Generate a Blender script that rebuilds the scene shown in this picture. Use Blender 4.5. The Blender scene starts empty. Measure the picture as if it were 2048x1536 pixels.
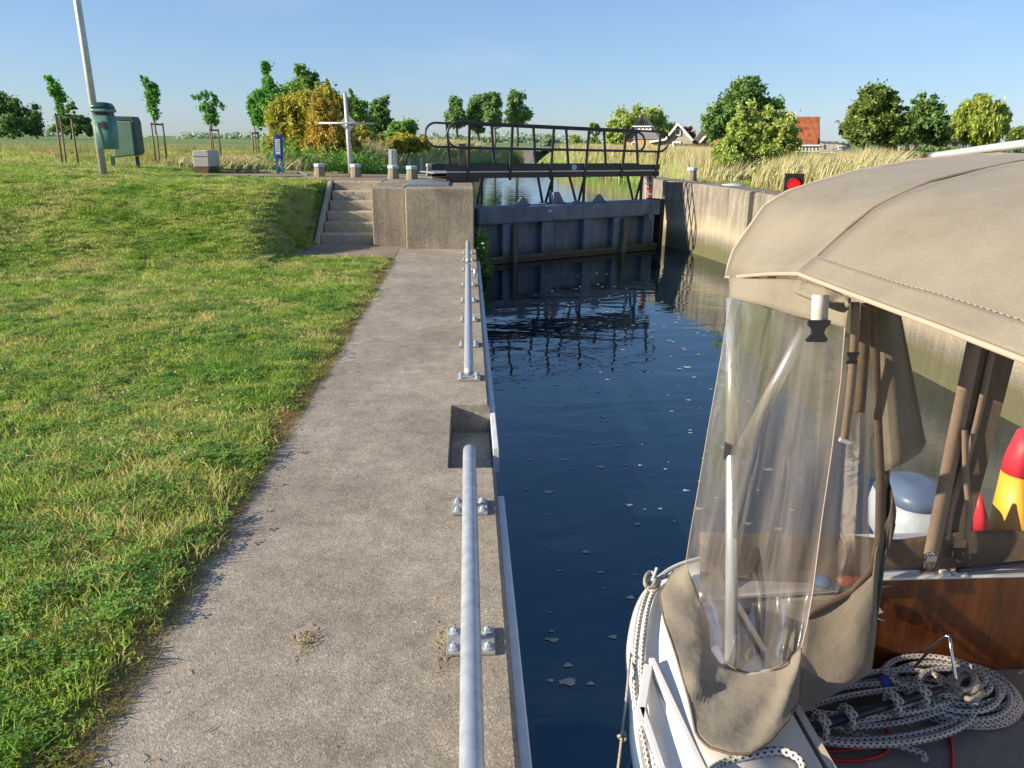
import bpy, math, random
import numpy as np
from mathutils import Matrix, Vector, Quaternion
R = math.radians
rng = np.random.default_rng(7)
random.seed(7)
scn = bpy.context.scene
COL = scn.collection

# ---------------------------------------------------------------- camera
FPX = 1500.0; EYE = 1.7; ROLL = .011
def unroll(a, b): return a*math.cos(ROLL)-b*math.sin(ROLL), b*math.cos(ROLL)+a*math.sin(ROLL)
_a0, _b0 = unroll(-90, 490)
PITCH = math.atan(_b0/FPX); YAW = math.atan(-_a0*math.cos(PITCH)/FPX)
FW = Vector((math.sin(YAW)*math.cos(PITCH), math.cos(YAW)*math.cos(PITCH), -math.sin(PITCH)))
RT = Vector((math.cos(YAW), -math.sin(YAW), 0)); UP = RT.cross(FW)
cam_d = bpy.data.cameras.new('camera'); cam = bpy.data.objects.new('camera', cam_d); COL.objects.link(cam)
cam_d.sensor_width = 36; cam_d.lens = FPX/2048*36; cam_d.clip_end = 5000; cam_d.clip_start = .05
r2 = RT*math.cos(ROLL)+UP*math.sin(ROLL); u2 = UP*math.cos(ROLL)-RT*math.sin(ROLL)
m = Matrix((r2, u2, -FW)).transposed().to_4x4(); m.translation = (0, 0, EYE); cam.matrix_world = m
scn.camera = cam

# ---------------------------------------------------------------- world, sun, exposure
SUN_EL, SUN_AZ = 21.5, 257.0            # azimuth clockwise from +Y: evening sun from the left, a little behind
w = bpy.data.worlds.new('World'); scn.world = w; w.use_nodes = True
wn = w.node_tree; wn.nodes.clear()
sky = wn.nodes.new('ShaderNodeTexSky'); sky.sky_type = 'NISHITA'; sky.sun_disc = False
sky.sun_elevation = R(SUN_EL); sky.sun_rotation = R(SUN_AZ); sky.air_density = 1.0; sky.dust_density = .25; sky.ozone_density = 5.0
tc = wn.nodes.new('ShaderNodeTexCoord'); mp = wn.nodes.new('ShaderNodeMapping'); mp.inputs['Scale'].default_value = (2.2, 2.2, 9)
ns = wn.nodes.new('ShaderNodeTexNoise'); ns.inputs['Scale'].default_value = 1.6; ns.inputs['Detail'].default_value = 6
rp = wn.nodes.new('ShaderNodeValToRGB'); rp.color_ramp.elements[0].position = .56; rp.color_ramp.elements[1].position = .8
rp.color_ramp.elements[0].color = (0, 0, 0, 1); rp.color_ramp.elements[1].color = (.16, .16, .16, 1)
mx = wn.nodes.new('ShaderNodeMixRGB'); mx.inputs[2].default_value = (3.4, 3.5, 3.9, 1)
bg = wn.nodes.new('ShaderNodeBackground'); bg.inputs[1].default_value = .135
wo = wn.nodes.new('ShaderNodeOutputWorld')
L = wn.links.new
L(tc.outputs['Generated'], mp.inputs[0]); L(mp.outputs[0], ns.inputs['Vector']); L(ns.outputs[0], rp.inputs[0])
tn = wn.nodes.new('ShaderNodeMixRGB'); tn.blend_type = 'MULTIPLY'; tn.inputs[0].default_value = 1; tn.inputs[2].default_value = (.70, .83, 1.08, 1)
L(rp.outputs[0], mx.inputs[0]); L(sky.outputs[0], tn.inputs[1]); gm = wn.nodes.new('ShaderNodeGamma'); gm.inputs[1].default_value = .68; L(tn.outputs[0], gm.inputs[0]); L(gm.outputs[0], mx.inputs[1]); L(mx.outputs[0], bg.inputs[0]); L(bg.outputs[0], wo.inputs[0])
sd = bpy.data.lights.new('sun', 'SUN'); sd.energy = 5.0; sd.angle = R(.5); sd.color = (1, .86, .66)
so = bpy.data.objects.new('sun', sd); COL.objects.link(so)
tosun = Vector((math.sin(R(SUN_AZ))*math.cos(R(SUN_EL)), math.cos(R(SUN_AZ))*math.cos(R(SUN_EL)), math.sin(R(SUN_EL))))
so.rotation_euler = tosun.to_track_quat('Z', 'Y').to_euler(); so.location = (-30, -6, 14)
scn.view_settings.view_transform = 'Standard'; scn.view_settings.look = 'None'
scn.view_settings.exposure = 0.95; scn.view_settings.gamma = 1
scn.render.engine = 'CYCLES'
scn.cycles.transparent_max_bounces = 24; scn.cycles.max_bounces = 8

# ---------------------------------------------------------------- pixel -> world point helpers (world units, metres)
def ray(x, y):
    a, b = unroll(x-1024, 768-y)
    return FW+RT*(a/FPX)+UP*(b/FPX)
def atZ(x, y, z):
    d = ray(x, y); t = (z-EYE)/d.z; return Vector((d.x*t, d.y*t, z))
def atY(x, y, Y):
    d = ray(x, y); t = Y/d.y; return Vector((d.x*t, Y, EYE+d.z*t))
def atX(x, y, X):
    d = ray(x, y); t = X/d.x; return Vector((X, d.y*t, EYE+d.z*t))
def online(px, P, Q, v=350):
    d = ray(px, v); e = (Q[0]-P[0], Q[1]-P[1])
    # P + s e = t d
    den = e[0]*d.y-e[1]*d.x
    return (P[1]*d.x-P[0]*d.y)/den      # fraction along PQ

# ---------------------------------------------------------------- materials
MATS = {}
def nodes(name):
    mt = bpy.data.materials.new(name); mt.use_nodes = True; nt = mt.node_tree
    return mt, nt, nt.nodes['Principled BSDF'], nt.nodes['Material Output']
def N(nt, t, **k):
    n = nt.nodes.new(t)
    for a, v in k.items():
        if a in n.inputs: n.inputs[a].default_value = v
        else: setattr(n, a, v)
    return n
def ramp(nt, stops, src):
    r = nt.nodes.new('ShaderNodeValToRGB'); cr = r.color_ramp
    while len(cr.elements) < len(stops): cr.elements.new(.5)
    for e, (p, c) in zip(cr.elements, stops):
        e.position = p; e.color = (*c, 1) if len(c) == 3 else c
    nt.links.new(src, r.inputs[0]); return r
def g(v): return (v, v, v)
def mat(name, col, rough=.6, metal=0, var=.15, vscale=6, bump=0, bscale=60, spec=.5, emit=None, estr=1, coat=0, wcoord=False, stretch=None, trans=0):
    if name in MATS: return MATS[name]
    mt, nt, p, o = nodes(name)
    t = N(nt, 'ShaderNodeTexCoord') if not wcoord else N(nt, 'ShaderNodeNewGeometry')
    src = t.outputs['Object'] if not wcoord else t.outputs['Position']
    if stretch:
        mp_ = N(nt, 'ShaderNodeMapping'); mp_.inputs['Scale'].default_value = stretch; nt.links.new(src, mp_.inputs[0]); src = mp_.outputs[0]
    n1 = N(nt, 'ShaderNodeTexNoise', Scale=vscale, Detail=6); nt.links.new(src, n1.inputs['Vector'])
    lo = tuple(c*(1-var) for c in col); hi = tuple(min(1, c*(1+var)) for c in col)
    rr = ramp(nt, [(.3, lo), (.7, hi)], n1.outputs[0]); nt.links.new(rr.outputs[0], p.inputs['Base Color'])
    p.inputs['Roughness'].default_value = rough; p.inputs['Metallic'].default_value = metal
    p.inputs['Specular IOR Level'].default_value = spec; p.inputs['Coat Weight'].default_value = coat
    if bump:
        n2 = N(nt, 'ShaderNodeTexNoise', Scale=bscale, Detail=4); nt.links.new(src, n2.inputs['Vector'])
        b = N(nt, 'ShaderNodeBump', Strength=bump, Distance=.01); nt.links.new(n2.outputs[0], b.inputs['Height']); nt.links.new(b.outputs[0], p.inputs['Normal'])
    if emit: p.inputs['Emission Color'].default_value = (*emit, 1); p.inputs['Emission Strength'].default_value = estr
    MATS[name] = mt; return mt

def concrete(name, base, dark, speck=.5, scale=1.0, algae=False, lichen=.3, streaks=False, bump=.8, sc=1.0):
    mt, nt, p, o = nodes(name); Lk = nt.links.new
    geo = N(nt, 'ShaderNodeNewGeometry'); pos = geo.outputs['Position']
    v = N(nt, 'ShaderNodeTexVoronoi', Scale=105*scale); Lk(pos, v.inputs['Vector'])      # aggregate pebbles
    v2 = N(nt, 'ShaderNodeTexVoronoi', Scale=38*scale); Lk(pos, v2.inputs['Vector'])
    n0 = N(nt, 'ShaderNodeTexNoise', Scale=240*scale, Detail=3); Lk(pos, n0.inputs['Vector'])
    n1 = N(nt, 'ShaderNodeTexNoise', Scale=1.3, Detail=8, Roughness=.62); Lk(pos, n1.inputs['Vector'])
    n2 = N(nt, 'ShaderNodeTexNoise', Scale=9, Detail=6, Roughness=.7)
    if streaks:
        mp_ = N(nt, 'ShaderNodeMapping'); mp_.inputs['Scale'].default_value = (1.1, 1.1, .10); Lk(pos, mp_.inputs[0]); Lk(mp_.outputs[0], n2.inputs['Vector'])
    else: Lk(pos, n2.inputs['Vector'])
    big = ramp(nt, [(.32, dark), (.66, base)], n1.outputs[0])
    sep = N(nt, 'ShaderNodeSeparateColor'); Lk(v.outputs['Color'], sep.inputs[0])
    peb = ramp(nt, [(0, g(1-.75*speck)), (.5, g(1.0)), (.85, g(1.0)), (1, g(1+.9*speck))], sep.outputs[0])
    m1 = N(nt, 'ShaderNodeMixRGB', blend_type='MULTIPLY'); m1.inputs[0].default_value = 1; Lk(big.outputs[0], m1.inputs[1]); Lk(peb.outputs[0], m1.inputs[2])
    med = ramp(nt, [(.3, g(.5 if algae else .74)), (.7, g(1.35 if algae else 1.18))], n2.outputs[0])
    m2 = N(nt, 'ShaderNodeMixRGB', blend_type='MULTIPLY'); m2.inputs[0].default_value = 1; Lk(m1.outputs[0], m2.inputs[1]); Lk(med.outputs[0], m2.inputs[2])
    fin = ramp(nt, [(.3, g(.78)), (.7, g(1.2))], n0.outputs[0])
    m3 = N(nt, 'ShaderNodeMixRGB', blend_type='MULTIPLY'); m3.inputs[0].default_value = 1; Lk(m2.outputs[0], m3.inputs[1]); Lk(fin.outputs[0], m3.inputs[2])
    n3 = N(nt, 'ShaderNodeTexNoise', Scale=26, Detail=5, Roughness=.7); Lk(pos, n3.inputs['Vector'])
    lm = ramp(nt, [(.66, g(0)), (.70, g(lichen))], n3.outputs[0])
    m4 = N(nt, 'ShaderNodeMixRGB'); m4.inputs[2].default_value = (.5, .48, .43, 1); Lk(lm.outputs[0], m4.inputs[0]); Lk(m3.outputs[0], m4.inputs[1])
    out = m4.outputs[0]
    if algae:
        sx = N(nt, 'ShaderNodeSeparateXYZ'); Lk(pos, sx.inputs[0])
        ad = N(nt, 'ShaderNodeMath', operation='MULTIPLY_ADD'); Lk(n1.outputs[0], ad.inputs[0]); ad.inputs[1].default_value = -.35; Lk(sx.outputs[2], ad.inputs[2])
        bright = ramp(nt, [(0, g(0)), (.40, g(0)), (.5, g(.55)), (.68, g(.12)), (1, g(0))], N(nt, 'ShaderNodeMapRange', **{'From Min': -.95, 'From Max': .75}).outputs[0])
        mr = [n for n in nt.nodes if n.type == 'MAP_RANGE'][-1]; Lk(ad.outputs[0], mr.inputs[0])
        m5 = N(nt, 'ShaderNodeMixRGB'); m5.inputs[2].default_value = (.52, .45, .30, 1); Lk(bright.outputs[0], m5.inputs[0]); Lk(out, m5.inputs[1])
        al = ramp(nt, [(0, g(.95)), (.32, g(.85)), (.42, g(0)), (1, g(0))], mr.outputs[0])
        m6 = N(nt, 'ShaderNodeMixRGB'); m6.inputs[2].default_value = (.10, .10, .045, 1); Lk(al.outputs[0], m6.inputs[0]); Lk(m5.outputs[0], m6.inputs[1]); out = m6.outputs[0]
    Lk(out, p.inputs['Base Color']); p.inputs['Roughness'].default_value = .9; p.inputs['Specular IOR Level'].default_value = .25
    b = N(nt, 'ShaderNodeBump', Strength=bump, Distance=.0025); Lk(v.outputs['Distance'], b.inputs['Height'])
    b2 = N(nt, 'ShaderNodeBump', Strength=bump*.7, Distance=.010); Lk(n3.outputs[0], b2.inputs['Height']); Lk(b.outputs[0], b2.inputs['Normal']); Lk(b2.outputs[0], p.inputs['Normal'])
    return mt
M_path = concrete('quay_concrete', (.385, .34, .28), (.25, .218, .175), .42, 1.35, bump=.45)
M_wall = concrete('weathered_concrete', (.37, .325, .25), (.20, .172, .132), .4, .8, lichen=.7, streaks=True)
M_rwall = concrete('lock_wall_concrete', (.30, .27, .225), (.16, .145, .12), .3, .7, algae=True, streaks=True)
M_step = concrete('step_concrete', (.46, .41, .31), (.33, .285, .20), .3, .8)
M_pale = concrete('pale_concrete', (.45, .42, .36), (.33, .30, .25), .3, .9)
M_joint = mat('joint_mortar', (.50, .45, .34), .9, var=.2, vscale=30)
M_galv = mat('galvanised_steel', (.47, .51, .55), .42, .55, var=.16, vscale=22, bump=.08, bscale=40)
M_galv2 = mat('dull_galvanised_plate', (.36, .37, .37), .55, .5, var=.2, vscale=40)
M_alu = mat('brushed_aluminium', (.72, .73, .74), .32, .75, var=.06)
M_chrome = mat('polished_steel', (.6, .61, .63), .15, 1, var=.03)
M_pole = mat('pole_galvanised', (.50, .50, .49), .5, .3, var=.12, vscale=9)
M_black = mat('dark_steel_paint', (.030, .027, .028), .42, 0, var=.3, vscale=9, bump=.1)
M_gate = mat('grey_blue_gate_paint', (.125, .165, .215), .55, 0, var=.32, vscale=4, bump=.25, bscale=14, stretch=(1, 1, .35))
def gate_paint():
    mt = M_gate; nt = mt.node_tree; p = nt.nodes['Principled BSDF']; Lk = nt.links.new; src = p.inputs['Base Color'].links[0].from_socket
    geo = N(nt, 'ShaderNodeNewGeometry'); mp_ = N(nt, 'ShaderNodeMapping'); mp_.inputs['Scale'].default_value = (14, 14, 1.1); Lk(geo.outputs['Position'], mp_.inputs[0])
    n = N(nt, 'ShaderNodeTexNoise', Scale=1, Detail=6, Roughness=.65); Lk(mp_.outputs[0], n.inputs['Vector']); r1 = ramp(nt, [(.56, g(0)), (.72, g(.7))], n.outputs[0])
    m1 = N(nt, 'ShaderNodeMixRGB'); m1.inputs[2].default_value = (.075, .06, .045, 1); Lk(r1.outputs[0], m1.inputs[0]); Lk(src, m1.inputs[1])
    sx = N(nt, 'ShaderNodeSeparateXYZ'); Lk(geo.outputs['Position'], sx.inputs[0]); ad = N(nt, 'ShaderNodeMath', operation='MULTIPLY_ADD'); Lk(n.outputs[0], ad.inputs[0]); ad.inputs[1].default_value = -.25; Lk(sx.outputs[2], ad.inputs[2])
    mr = N(nt, 'ShaderNodeMapRange', **{'From Min': -.50, 'From Max': -.28, 'To Min': .9, 'To Max': 0}); Lk(ad.outputs[0], mr.inputs[0])
    m2 = N(nt, 'ShaderNodeMixRGB'); m2.inputs[2].default_value = (.05, .05, .022, 1); Lk(mr.outputs[0], m2.inputs[0]); Lk(m1.outputs[0], m2.inputs[1]); Lk(m2.outputs[0], p.inputs['Base Color'])
gate_paint()
M_timber = mat('weathered_fender_timber', (.13, .12, .075), .85, var=.4, vscale=14, bump=.4, stretch=(1, 1, .15))
M_white = mat('white_plastic_plank', (.66, .68, .70), .45, var=.1, vscale=10)
M_gel = mat('white_gelcoat', (.74, .73, .70), .22, var=.035, vscale=4, coat=.3)
M_cream = mat('cream_gelcoat', (.52, .45, .36), .45, var=.06)
M_wbin = mat('green_bin_plastic', (.075, .20, .175), .45, var=.12, vscale=6)
M_wbin2 = mat('dark_green_bin_lid', (.012, .045, .055), .35, var=.2)
M_cont = mat('container_green', (.10, .19, .13), .5, var=.12)
M_contd = mat('container_edge_green', (.018, .065, .065), .5, var=.15)
M_box = mat('cabinet_grey', (.42, .40, .37), .5, var=.08)
M_boxb = mat('cabinet_brown_plinth', (.13, .07, .04), .7, var=.2)
M_blue = mat('sign_blue', (.02, .115, .36), .4, var=.06)
M_signw = mat('sign_white', (.62, .62, .60), .5, var=.06)
M_navy = mat('navy_print', (.02, .025, .07), .5)
M_bolcap = mat('bollard_cap_paint', (.42, .50, .56), .5, var=.08)
M_bol = mat('bollard_stone', (.23, .20, .14), .85, var=.35, vscale=12, bump=.3, stretch=(1, 1, .4))
M_woodst = mat('stake_wood', (.23, .16, .10), .85, var=.25, vscale=20, stretch=(1, 1, .1))
M_fencew = mat('fence_wood', (.20, .15, .09), .9, var=.3, vscale=14)
M_bark = mat('bark', (.075, .058, .04), .95, var=.35, vscale=16, bump=.5)
M_barkl = mat('pale_bark', (.21, .165, .12), .9, var=.3, vscale=16, bump=.3)
M_red = mat('red_signal_lens', (.5, .01, .01), .35, emit=(1, .03, .02), estr=.38, bump=.6, bscale=70)
M_lensoff = mat('dark_lens', (.02, .03, .025), .2)
M_sig = mat('signal_black_paint', (.012, .012, .013), .5, var=.3, bump=.2)
M_redp = mat('red_paint', (.50, .025, .02), .5, var=.1)
M_redrope = mat('red_hose', (.42, .012, .012), .35, var=.1)
M_orange = mat('orange_plastic', (.55, .17, .09), .4)
M_bluec = mat('blue_cloth', (.02, .16, .42), .6, var=.2)
M_yel = mat('yellow_buoy', (.78, .42, .03), .45, var=.06)
M_pink = mat('red_buoy', (.68, .03, .05), .45, var=.06)
M_blk = mat('black_plastic', (.018, .02, .024), .4)
M_tiller = mat('navy_tiller_cover', (.012, .016, .04), .45)
M_web = mat('white_webbing', (.60, .56, .50), .8, var=.1, vscale=90)
M_webb = mat('brown_webbing', (.28, .205, .15), .8, var=.12, vscale=90)
M_piping = mat('canvas_piping', (.40, .31, .245), .7, var=.05)
M_cement = mat('dark_boat_hull', (.02, .025, .035), .4)
M_tarp = mat('grey_tarp', (.28, .30, .33), .5)
M_glass = mat('window_glass', (.06, .08, .10), .08, spec=.8)
M_frame = mat('white_window_frame', (.72, .72, .70), .5)
M_foam = mat('water_foam', (.34, .35, .33), .8, var=.2)
M_straw = mat('dry_straw', (.35, .27, .13), .9, var=.2)
M_petal = mat('clover_flower', (.72, .68, .62), .8)

def canvas():
    mt, nt, p, o = nodes('canopy_canvas'); Lk = nt.links.new
    geo = N(nt, 'ShaderNodeNewGeometry'); pos = geo.outputs['Position']
    n1 = N(nt, 'ShaderNodeTexNoise', Scale=3, Detail=7, Roughness=.6); Lk(pos, n1.inputs['Vector'])
    mp_ = N(nt, 'ShaderNodeMapping'); mp_.inputs['Scale'].default_value = (60, 340, 340); Lk(pos, mp_.inputs[0])
    n2 = N(nt, 'ShaderNodeTexNoise', Scale=1, Detail=3); Lk(mp_.outputs[0], n2.inputs['Vector'])
    c1 = ramp(nt, [(.28, (.185, .165, .125)), (.42, (.24, .212, .163)), (.7, (.285, .252, .198))], n1.outputs[0]); c2 = ramp(nt, [(.3, g(.86)), (.7, g(1.12))], n2.outputs[0])
    mm = N(nt, 'ShaderNodeMixRGB', blend_type='MULTIPLY'); mm.inputs[0].default_value = 1; Lk(c1.outputs[0], mm.inputs[1]); Lk(c2.outputs[0], mm.inputs[2])
    Lk(mm.outputs[0], p.inputs['Base Color']); p.inputs['Roughness'].default_value = .85; p.inputs['Specular IOR Level'].default_value = .2
    p.inputs['Sheen Weight'].default_value = .15
    n3 = N(nt, 'ShaderNodeTexNoise', Scale=7, Detail=3); Lk(pos, n3.inputs['Vector'])
    b = N(nt, 'ShaderNodeBump', Strength=.3, Distance=.001); Lk(n2.outputs[0], b.inputs['Height'])
    b2 = N(nt, 'ShaderNodeBump', Strength=.5, Distance=.035); Lk(n3.outputs[0], b2.inputs['Height']); Lk(b.outputs[0], b2.inputs['Normal']); Lk(b2.outputs[0], p.inputs['Normal'])
    tr = N(nt, 'ShaderNodeBsdfTranslucent'); Lk(mm.outputs[0], tr.inputs[0]); ms = N(nt, 'ShaderNodeMixShader'); ms.inputs[0].default_value = .16
    Lk(p.outputs[0], ms.inputs[1]); Lk(tr.outputs[0], ms.inputs[2]); Lk(ms.outputs[0], o.inputs[0])
    return mt
M_canvas = canvas()
M_canvasd = mat('brown_canvas_binding', (.15, .11, .075), .85, var=.15, vscale=40, bump=.1, bscale=300)

def vinyl(name, milky=.13, tint=(.86, .83, .80)):
    mt, nt, p, o = nodes(name); Lk = nt.links.new; nt.nodes.remove(p)
    geo = N(nt, 'ShaderNodeNewGeometry')
    n = N(nt, 'ShaderNodeTexNoise', Scale=5, Detail=5, Distortion=1.0); Lk(geo.outputs['Position'], n.inputs['Vector'])
    b = N(nt, 'ShaderNodeBump', Strength=.35, Distance=.03); Lk(n.outputs[0], b.inputs['Height'])
    t = N(nt, 'ShaderNodeBsdfTransparent'); t.inputs[0].default_value = (*tint, 1)
    gl = N(nt, 'ShaderNodeBsdfGlossy', Roughness=.2); gl.inputs[0].default_value = (.9, .9, .9, 1); Lk(b.outputs[0], gl.inputs['Normal'])
    df = N(nt, 'ShaderNodeBsdfDiffuse'); df.inputs[0].default_value = (.24, .22, .20, 1)
    tl = N(nt, 'ShaderNodeBsdfTranslucent'); tl.inputs[0].default_value = (.27, .25, .225, 1)
    a = N(nt, 'ShaderNodeAddShader'); Lk(df.outputs[0], a.inputs[0]); Lk(tl.outputs[0], a.inputs[1])
    mpv = N(nt, 'ShaderNodeMapping'); mpv.inputs['Scale'].default_value = (30, 30, 2.5); Lk(geo.outputs['Position'], mpv.inputs[0])
    n2 = N(nt, 'ShaderNodeTexNoise', Scale=1, Detail=6); Lk(mpv.outputs[0], n2.inputs['Vector'])
    r = ramp(nt, [(.3, g(milky*.5)), (.75, g(milky*1.7))], n2.outputs[0])
    m1 = N(nt, 'ShaderNodeMixShader'); Lk(r.outputs[0], m1.inputs[0]); Lk(t.outputs[0], m1.inputs[1]); Lk(a.outputs[0], m1.inputs[2])
    lw = N(nt, 'ShaderNodeLayerWeight', Blend=.32); Lk(b.outputs[0], lw.inputs['Normal'])
    mu = N(nt, 'ShaderNodeMath', operation='MULTIPLY'); mu.inputs[1].default_value = .34; Lk(lw.outputs['Fresnel'], mu.inputs[0])
    m2 = N(nt, 'ShaderNodeMixShader'); Lk(mu.outputs[0], m2.inputs[0]); Lk(m1.outputs[0], m2.inputs[1]); Lk(gl.outputs[0], m2.inputs[2]); Lk(m2.outputs[0], o.inputs[0])
    return mt
M_vinyl = vinyl('clear_vinyl', .24, (.74,.72,.70)); M_vinyl2 = vinyl('clear_vinyl_window', .11, (.88, .86, .84))

def wood():
    mt, nt, p, o = nodes('varnished_plywood'); Lk = nt.links.new
    geo = N(nt, 'ShaderNodeNewGeometry'); mp_ = N(nt, 'ShaderNodeMapping'); mp_.inputs['Scale'].default_value = (9, 9, 1.3); Lk(geo.outputs['Position'], mp_.inputs[0])
    n = N(nt, 'ShaderNodeTexNoise', Scale=2.2, Detail=8, Distortion=.6); Lk(mp_.outputs[0], n.inputs['Vector'])
    mp2 = N(nt, 'ShaderNodeMapping'); mp2.inputs['Scale'].default_value = (220, 220, 8); Lk(geo.outputs['Position'], mp2.inputs[0])
    n2 = N(nt, 'ShaderNodeTexNoise', Scale=1, Detail=3); Lk(mp2.outputs[0], n2.inputs['Vector'])
    c = ramp(nt, [(.3, (.075, .019, .004)), (.55, (.125, .034, .006)), (.75, (.18, .053, .010))], n.outputs[0]); c2 = ramp(nt, [(.35, g(.7)), (.6, g(1.1))], n2.outputs[0])
    mm = N(nt, 'ShaderNodeMixRGB', blend_type='MULTIPLY'); mm.inputs[0].default_value = 1; Lk(c.outputs[0], mm.inputs[1]); Lk(c2.outputs[0], mm.inputs[2]); Lk(mm.outputs[0], p.inputs['Base Color'])
    p.inputs['Roughness'].default_value = .35; p.inputs['Coat Weight'].default_value = .3
    return mt
M_wood = wood()

def rope_mat(name, base, fleck, n_around=5, per_m=52):
    mt, nt, p, o = nodes(name); Lk = nt.links.new
    uv = N(nt, 'ShaderNodeUVMap'); sx = N(nt, 'ShaderNodeSeparateXYZ'); Lk(uv.outputs[0], sx.inputs[0])
    def M_(op, a, b=None, c=None):
        q = N(nt, 'ShaderNodeMath', operation=op)
        for i, s in enumerate((a, b, c)):
            if s is None: continue
            if isinstance(s, (int, float)): q.inputs[i].default_value = s
            else: Lk(s, q.inputs[i])
        return q.outputs[0]
    U = M_('MULTIPLY', sx.outputs[0], per_m); V = M_('MULTIPLY', sx.outputs[1], n_around)
    row = M_('FLOOR', V); U2 = M_('MULTIPLY_ADD', row, .5, U)
    fu = M_('FRACT', U2); fv = M_('FRACT', V)
    du = M_('ABSOLUTE', M_('SUBTRACT', fu, .5)); dv = M_('ABSOLUTE', M_('SUBTRACT', fv, .5))
    dd = M_('ADD', M_('MULTIPLY', du, 1.3), dv); fl = M_('LESS_THAN', dd, .37)
    nn = N(nt, 'ShaderNodeTexNoise', Scale=14, Detail=2); tcx = N(nt, 'ShaderNodeTexCoord'); Lk(tcx.outputs['Object'], nn.inputs['Vector'])
    cc = ramp(nt, [(.3, tuple(c*.75 for c in base)), (.7, base)], nn.outputs[0])
    mm = N(nt, 'ShaderNodeMixRGB'); Lk(fl, mm.inputs[0]); Lk(cc.outputs[0], mm.inputs[1]); mm.inputs[2].default_value = (*fleck, 1)
    Lk(mm.outputs[0], p.inputs['Base Color']); p.inputs['Roughness'].default_value = .85
    h = M_('ADD', M_('MULTIPLY', du, du), M_('MULTIPLY', dv, dv))
    b = N(nt, 'ShaderNodeBump', Strength=.8, Distance=.003, invert=True); Lk(h, b.inputs['Height']); Lk(b.outputs[0], p.inputs['Normal'])
    return mt
M_rope = rope_mat('flecked_braided_rope', (.60, .57, .53), (.012, .016, .05), 6, 44)
M_rope2 = rope_mat('plain_rope', (.42, .38, .32), (.25, .22, .18), 4, 60)

def leaf_mat(name, c1, c2, c3=None, trans=.35, rough=.55):
    c1, c2 = [tuple(min(.6, v*2.8+.006) for v in c) for c in (c1, c2)]
    mt, nt, p, o = nodes(name); Lk = nt.links.new
    geo = N(nt, 'ShaderNodeNewGeometry'); oi = N(nt, 'ShaderNodeObjectInfo')
    n = N(nt, 'ShaderNodeTexNoise', Scale=.9, Detail=4); Lk(geo.outputs['Position'], n.inputs['Vector'])
    ad = N(nt, 'ShaderNodeMath', operation='ADD'); Lk(geo.outputs['Random Per Island'], ad.inputs[0]); Lk(n.outputs[0], ad.inputs[1])
    ml = N(nt, 'ShaderNodeMath', operation='MULTIPLY'); ml.inputs[1].default_value = .5; Lk(ad.outputs[0], ml.inputs[0])
    st = [(.2, c1), (.75, c2)] if c3 is None else [(.2, c1), (.6, c2), (.78, c3)]
    c = ramp(nt, st, ml.outputs[0]); Lk(c.outputs[0], p.inputs['Base Color']); p.inputs['Roughness'].default_value = rough; p.inputs['Specular IOR Level'].default_value = .3
    tr = N(nt, 'ShaderNodeBsdfTranslucent'); Lk(c.outputs[0], tr.inputs[0]); ms = N(nt, 'ShaderNodeMixShader'); ms.inputs[0].default_value = trans
    Lk(p.outputs[0], ms.inputs[1]); Lk(tr.outputs[0], ms.inputs[2]); Lk(ms.outputs[0], o.inputs[0])
    return mt
LF_dark = leaf_mat('leaf_dark_green', (.030, .062, .020), (.085, .14, .036))
LF_mid = leaf_mat('leaf_mid_green', (.04, .085, .016), (.115, .19, .04))
LF_pop = leaf_mat('leaf_poplar', (.035, .07, .025), (.11, .165, .06))
LF_lime = leaf_mat('leaf_lime_green', (.08, .14, .025), (.20, .29, .06))
LF_young = leaf_mat('leaf_young_tree', (.03, .085, .018), (.09, .20, .04))
LF_will = leaf_mat('leaf_yellow_willow', (.085, .095, .012), (.20, .19, .026), (.52, .42, .12))
LF_gold = leaf_mat('leaf_golden_willow', (.11, .085, .014), (.23, .165, .030), (.56, .40, .13))
LF_wwil = leaf_mat('leaf_weeping_willow', (.06, .11, .015), (.20, .26, .05))
LF_chest = leaf_mat('leaf_chestnut', (.03, .055, .012), (.085, .12, .025), (.17, .11, .03))
LF_copper = leaf_mat('leaf_copper', (.04, .015, .015), (.09, .03, .03))
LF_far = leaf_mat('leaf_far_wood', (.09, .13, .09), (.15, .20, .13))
LF_herb = leaf_mat('leaf_herb_green', (.03, .075, .010), (.08, .15, .024))
LF_reedt = leaf_mat('reed_tan', (.13, .105, .048), (.26, .225, .115), trans=.3)
LF_reedg = leaf_mat('reed_green', (.05, .11, .02), (.15, .25, .05), trans=.35)

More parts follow.
